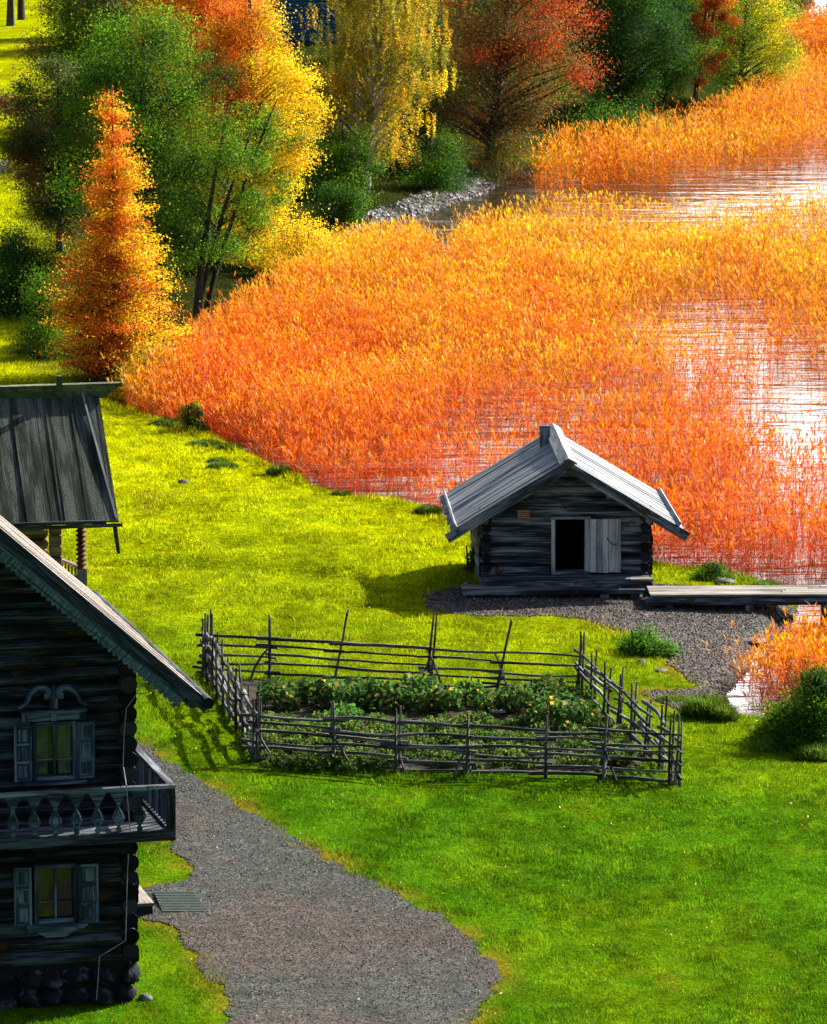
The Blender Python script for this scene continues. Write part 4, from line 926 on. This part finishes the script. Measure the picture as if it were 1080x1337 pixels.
kx, kz = Q(76, 500, RUN); m = MB(); m.box(kx - .07, kx + .07, RUN - .24, RUN - .145, kz - .28, kz + .20); m.build('ridge_pin', 'moss_board', h2)
# walls below, carved post, railing, hanging board
wx1 = Q(70, 720, .9)[0]
m = MB(); wall_rows(m, XL2, wx1 - .2, .95, .1, z_e + .2, .26, .14); m.build('front_wall', 'warm_log', h2, True)
m = MB(); wall_rows(m, XL2, wx1 - .2, RUN * 2 - .6, .1, z_e + .2, .26, .14); m.build('back_wall', 'warm_log', h2, True)
m = MB(); wall_rows(m, .95, RUN * 2 - .6, wx1 - .25, .1, z_r - .3, .26, .14, (), lambda z: (RUN - max(0, (z_r - z - .2) * RUN / (z_r - z_e)), RUN + max(0, (z_r - z - .2) * RUN / (z_r - z_e))), axis='y'); m.build('side_wall', 'warm_log', h2, True)
m = MB(); z = z_e - .12
while z > .1: m.box(wx1 - .12, wx1 + .16, .60, .88, z - .24, z); z -= .255
m.build('corner_post', 'warm_log', h2, bevel=.02)
cx_, _ = Q(106, 720, .35); zt_ = z_e; zb3 = Q(106, 778, .35)[1]; m = MB(); pts, rr = [], []; z = zt_; k = 0
zz = np.linspace(zt_, Q(106, 742, .35)[1], 61)
for i, z in enumerate(zz): pts.append((cx_, .35, z)); rr.append(.105 + .028 * math.cos(i * 2 * math.pi / 6))
m.tube(pts, rr, 12); m.build('carved_post', 'carved_wood', h2, True)
zz1 = zz[-1]; m = MB(); m.box(cx_ - .10, cx_ + .12, .24, .46, -.1, zz1); m.build('post_base', 'deck_board', h2)
r0 = Q(78, 717, 1.6); m = MB(); m.bar((wx1 + .12, 1.8, zz1 + .05), (cx_ - .02, .36, zz1 + .02), .10, .07); m.bar((wx1 + .1, .38, zz1 - .25), (cx_ - .1, .38, zz1 - .25), .05, .16); rl = m.build('railing', 'deck_board', h2)
for k in range(8):
    f = (k + .6) / 8.2; a = Vector((wx1 + .12, 1.8, 0)).lerp(Vector((cx_ - .02, .36, 0)), f); m = MB(); m.box(a.x - .02, a.x + .02, a.y - .02, a.y + .02, zz1 - .55, zz1 + .01); m.build('baluster', 'carved_wood', rl)
m = MB(); m.box(wx1 + .1, cx_ - .1, .35, .40, zz1 - 1.0, zz1 - .34); m.build('porch_panel', 'carved_wood', h2)
a = Q(149, 684, .1); b_ = Q(154, 722, .1); m = MB(); m.prism([(a[0] - .05, a[1]), (b_[0] - .03, b_[1] + .03), (b_[0], b_[1] - .03), (b_[0] + .05, b_[1]), (a[0] + .06, a[1])], .06, .12); m.build('hanging_board', 'mossy_board', h2)

# ------------------------------------------------------------------ blue barn behind the trees
pb = G(445, 78); bb = empty('barn', pb, 'blue grey log barn glimpsed above the yellow tree', 'barn', rz=R(4)); random.seed(3)
m = MB(); wall_rows(m, -9, 0, 0, -.3, 5.5, .28, .15); m.build('front_wall', 'barn_board', bb, True)
m = MB(); wall_rows(m, 0, 8, 0, -.3, 5.5, .28, .15, axis='y'); m.build('side_wall', 'barn_board', bb, True)
for s_ in (0, 1):
    m = MB(); x = -9.6
    while x < .6: m.bar((x, 4, 8.6), (x, (-.8, 8.8)[s_], 5.2), .28, .06); x += .3
    m.build('roof_slope', 'mossy_board', bb)

# ------------------------------------------------------------------ woven pole fence round the vegetable plot
random.seed(21)
FL, FR, BR_, BL_ = G(333, 994), G(884, 1027), G(757, 908), G(268, 884)
fo = G(600, 960); fence = empty('pole_fence', (fo.x, fo.y, 0), 'rustic fence of thin dark poles and stakes around the vegetable plot', 'fence', group=None)
def onp(p, z): return Vector((p[0], p[1], hz(p) + z))
def stake(p, h, r=.034, lean=(0, 0)):
    m = MB(); b = onp(p, -.08); k = 5; pts = []; j = (random.uniform(-.02, .02), random.uniform(-.02, .02))
    for i in range(k + 1):
        f = i / k; pts.append(b + Vector((lean[0] * f * h + j[0] * math.sin(3 * f), lean[1] * f * h + j[1] * math.sin(4 * f), f * (h + .08))))
    m.tube(pts, [r * (1.15 - .6 * i / k) for i in range(k + 1)], 6, .12); m.build('post', 'fence_wood', fence, True, rel=(fo.x, fo.y, 0))
def rail(a, b, r=.03, sag=.02):
    m = MB(); a, b = Vector(a), Vector(b); k = 6; side = Vector((random.uniform(-1, 1), random.uniform(-1, 1), random.uniform(-1, 1))) * .06; pts = []
    for i in range(k + 1):
        f = i / k; pts.append(a.lerp(b, f) + side * math.sin(math.pi * f) + Vector((0, 0, random.uniform(-.008, .008))))
    r *= 1.2; r1 = r * random.uniform(.55, .8); m.tube(pts, [r * 1.1 + (r1 - r) * i / k for i in range(k + 1)], 6, .10); m.build('rail', 'fence_wood', fence, True, rel=(fo.x, fo.y, 0))
def run(A, B, ts, heights, leans, levels, over=.18, braces=(), r=.03, tilt=.06, single=False):
    dirv = Vector((B.x - A.x, B.y - A.y, 0)).normalized(); nv = Vector((-dirv.y, dirv.x, 0)); P = [A.lerp(B, t) for t in ts]
    for i, p in enumerate(P):
        for s in (-1, 1):
            if single and s > 0: continue
            stake(p + nv * s * .05 + dirv * random.uniform(-.03, .03), heights[i] * random.uniform(.9, 1.08), lean=(leans[i][0] + random.uniform(-.03, .03), leans[i][1]))
    for i in range(len(P) - 1):
        for L in levels:
            t = random.uniform(-tilt, tilt); o = over * random.uniform(.3, 1.6); q = nv * random.uniform(-.02, .02)
            rail(onp(P[i] - dirv * o + q, L + t), onp(P[i + 1] + dirv * o * .7 + q, L + t * .3 + random.uniform(-.03, .03)), r * random.uniform(.75, 1.25))
    for i, dx, hh in braces:
        p = P[i]; a = onp(p + dirv * dx + Vector((0, -.25, 0)), 0.); b = onp(p - dirv * dx * .15, hh); rail(a, b, .024)
tx = lambda A, B, px: (px - (540 + A.x / A.y * F_PX)) / ((540 + B.x / B.y * F_PX) - (540 + A.x / A.y * F_PX))
# front
fp = [tx(FL, FR, q) for q in (333, 435, 523, 617, 718, 795, 884)]
run(FL, FR, fp, [1.35, 1.35, 1.35, 1.30, 1.35, 1.45, 1.55], [(0, 0)] * 3 + [(.0, 0), (.02, 0), (.06, 0), (.03, 0)], [.08, .27, .46, .64, .82, 1.02], .26, [(0, .5, .8), (3, -.3, .6), (5, .3, .8), (1, .45, .75), (2, .15, .5), (6, .18, .8)])
# back
bp = [tx(BL_, BR_, q) for q in (268, 350, 437, 563, 652, 757)]
run(BL_, BR_, bp, [1.5, 1.45, 1.6, 1.7, 1.6, 1.35], [(0, 0), (.02, 0), (.22, 0), (.10, 0), (.20, 0), (.10, 0)], [.16, .34, .52, .72, .94], .26, [(4, .3, .9), (3, .35, .95), (3, -.3, .9), (1, -.45, .8)])
# left and right sides, stakes close together
run(BL_, FL, [0, .10, .2, .3, .42, .55, .68, .82, 1.0], [1.5, 1.6, 1.3, 1.35, 1.3, 1.3, 1.4, 1.35, 1.4], [(0, 0)] * 9, [.15, .45, .75, 1.05], .5, r=.038, tilt=.10)
run(BR_, FR, [.0, .14, .28, .42, .56, .70, .84, 1.0], [1.4, 1.3, 1.3, 1.35, 1.25, 1.3, 1.5, 1.4], [(.04, 0)] * 8, [.15, .45, .75, .98], .5, r=.032, tilt=.14)

# ------------------------------------------------------------------ vegetables and weeds inside the fence
def veg_proto(kind, seed):
    r = np.random.default_rng(seed); C = []; st_ = MB(); random.seed(seed)
    n = {'squash': 170, 'cabbage': 90, 'weed': 170}[kind]; H = {'squash': .62, 'cabbage': .32, 'weed': .42}[kind]; Wd = {'squash': .40, 'cabbage': .24, 'weed': .30}[kind]
    for k in range(n):
        a = r.uniform(0, 6.28); q = r.random() ** .5 * Wd; z = H * (.25 + .75 * r.random()) * (1 - .35 * (q / Wd) ** 2); C.append((math.cos(a) * q, math.sin(a) * q, z))
        if k % 6 == 0: st_.tube([(0, 0, 0), (math.cos(a) * q * .4, math.sin(a) * q * .4, z * .7), C[-1]], [.012, .008, .005], 4, caps=False)
    V_, F_ = leaf_quads(np.array(C), {'squash': .13, 'cabbage': .11, 'weed': .085}[kind], r, .85)
    pal = {'squash': [((.06, .15, .025), 5), ((.035, .09, .02), 4), ((.38, .28, .04), .5), ((.18, .20, .03), 1.5)], 'cabbage': [((.07, .22, .04), 4), ((.11, .30, .05), 3)], 'weed': [((.07, .15, .02), 4), ((.22, .26, .04), 1.5), ((.035, .08, .02), 4)]}[kind]
    return V_, F_, pick(pal, n, r) * r.uniform(.7, 1.3, (n, 1)), st_
info = {'squash': ('squash_plant', 'leafy squash plant with yellowing leaves in the back row of the plot', 'squash plants along the back of the plot'),
        'cabbage': ('cabbage_plant', 'low fresh green cabbage plant near the left of the plot', 'cabbages in the plot'),
        'weed': ('garden_weed', 'straggly green weed on the bare soil of the plot', 'weeds and greens in the plot')}
proto = {}
def veg(kind, px, py, sc):
    p = G(px, py); p.z = hz(p)
    nm, lb, gp = info[kind]
    if kind not in proto:
        o = empty(nm, p, lb, 'plant', gp, rz=random.uniform(0, 6)); V_, F_, c, st_ = veg_proto(kind, len(proto) + 3); np_mesh('foliage', V_, F_, 'green_leaf', o, colors=c); st_.build('stem', 'green_stem', o); proto[kind] = o
    else:
        s = proto[kind]; o = s.copy(); COL.objects.link(o); o.location = p; o.rotation_euler = (0, 0, random.uniform(0, 6))
        for ch in s.children: c = ch.copy(); COL.objects.link(c); c.parent = o
    o.scale = (sc,) * 3
mat_noise('green_stem', [(.3, (.05, .10, .02)), (.7, (.12, .2, .05))], 5.)
random.seed(77)
for px in range(350, 760, 13): veg('squash', px + random.uniform(-3, 3), 918 + (px - 350) * .02 + random.uniform(-7, 12), random.uniform(.6, 1.25))
for k in range(6): veg('squash', 735 + random.uniform(-20, 40), 935 + random.uniform(-8, 22), random.uniform(.9, 1.25))
for k in range(9): veg('cabbage', 432 + random.uniform(-28, 32), 950 + random.uniform(-12, 14), random.uniform(.8, 1.3))
for k in range(240):
    py = random.uniform(945, 1008); f = (py - 905) / 105; veg('weed', random.uniform(300 + 45 * f, 765 + 85 * f), py, random.uniform(.45, 1.0))

# ------------------------------------------------------------------ stones and grass tussocks
def rock(label, px, py, s, seed, mat='stone', flat=.6):
    p = G(px, py); p.z = hz(p); m = MB(); boulder(m, (0, 0, s * flat * .35), s, s * .8, s * flat, seed); o = m.build('rock', mat, None, True); o.location = p; tag(o, label, 'rock'); return o
rock('small dark stone lying alone on the yellow lawn', 239, 628, .15, 1); rock('pale stone on the gravel close to the shadow of the boardwalk', 842, 800, .13, 2, flat=.35)
rock('whitish stone in the grass right of the fern bush', 838, 862, .13, 3); rock('flat buff stone in the worn grass above the dark tussock', 862, 871, .2, 4, flat=.25)
rock('dark flat stone on the grass in front of the reeds right of the hut', 948, 757, .28, 5, flat=.4); rock('flat pale stone slab at the reed edge under the boardwalk', 985, 822, .4, 6, flat=.2)
rock('round stone at the foot of the house corner', 190, 1306, .14, 7)
def tussock(label, px, py, W, H, seed, dark=True, n=1500):
    r = np.random.default_rng(seed); p = G(px, py); p.z = hz(p) - .03; o = empty('tussock', p, label, 'tussock')
    m = MB(); boulder(m, (0, 0, H * .12), W * .46, W * .30, H * .5, seed); m.build('soil_clod', 'soil', o, True)
    a = r.uniform(0, 6.28, n); q = np.sqrt(r.random(n)) * W / 2; x = np.cos(a) * q; y = np.sin(a) * q * .7; z = H * .55 * (1 - (q / (W / 2)) ** 2) * .8
    h = H * r.uniform(.35, .8, n); b = a + r.normal(size=n) * .5; ln = h * r.uniform(.2, 1.0, n); s = np.stack([-np.sin(b), np.cos(b), 0 * b], 1) * .012
    P = np.stack([x, y, z], 1); tip = P + np.stack([np.cos(b) * ln, np.sin(b) * ln, h * .9 - ln * .3], 1)
    c = pick([((.05, .14, .015), 4), ((.10, .22, .02), 3), ((.30, .28, .03), 1.5)], n, r) * r.uniform(.6, 1.3, (n, 1))
    np_mesh('grass_tuft', np.stack([P - s, P + s, tip], 1).reshape(-1, 3), np.arange(3 * n).reshape(n, 3), 'grass_blade', o, colors=c)
tussock('grassy clod under the small bush at the reed edge', 222, 549, 1.3, .30, 1); tussock('long low grassy clod on the shoreline below the small bush', 268, 576, 1.1, .25, 2); tussock('grassy clod beside a puddle of reeds on the shoreline', 300, 580, .7, .25, 3)
tussock('pair of grassy clods on the yellow lawn near the shore, left one', 290, 607, .9, .30, 4); tussock('grassy clod hanging over the water at the reed edge', 368, 614, .85, .40, 5); tussock('thin grassy clod just above the pair near the shore', 284, 599, .6, .2, 6)
tussock('dark clod at the foot of the reeds on the bay edge', 446, 640, .5, .2, 7); tussock('grassy clod between the lawn and the hut eaves', 560, 663, .8, .3, 8); tussock('tall dark tussock at the edge of the gravel by the inlet', 921, 930, .95, .62, 9, n=2600)
tussock('yellowing tussock beside the tall dark one', 946, 935, .5, .45, 10); tussock('low tussock along the bank below the worn grass', 878, 908, .8, .18, 11); tussock('low shaggy tussock among reeds by the boardwalk', 1000, 760, .9, .25, 12)
tussock('shaggy overhang on the bank right of the big bush', 1070, 985, 1.0, .4, 13)

# ------------------------------------------------------------------ fallen leaves
def fallen(n, seed):
    r = np.random.default_rng(seed); y = 82 * (190 / 82.) ** r.random(n); x = r.uniform(-1, 1, n) * (.083 * y + .5)
    k = (sdist(LAKE, x, y) > .2) & (r.random(n) < .25 + np.clip(2.5 * fbm(x / 2, y / 3, 2), 0, .7)); x, y = x[k], y[k]; n = len(x)
    C = np.stack([x, y, height(x, y) + .045], 1); V_, F_ = leaf_quads(C, .045, r, .7)
    c = pick([((.55, .35, .04), 3), ((.40, .16, .03), 3), ((.20, .12, .05), 3), ((.6, .5, .3), 1)], n, r) * r.uniform(.6, 1.2, (n, 1))
    tag(np_mesh('fallen_leaves', V_, F_, 'leaf', colors=c), 'scattered yellow and brown leaves fallen on the lawn and paths', 'leaves', kind='stuff')
fallen(9000, 9)
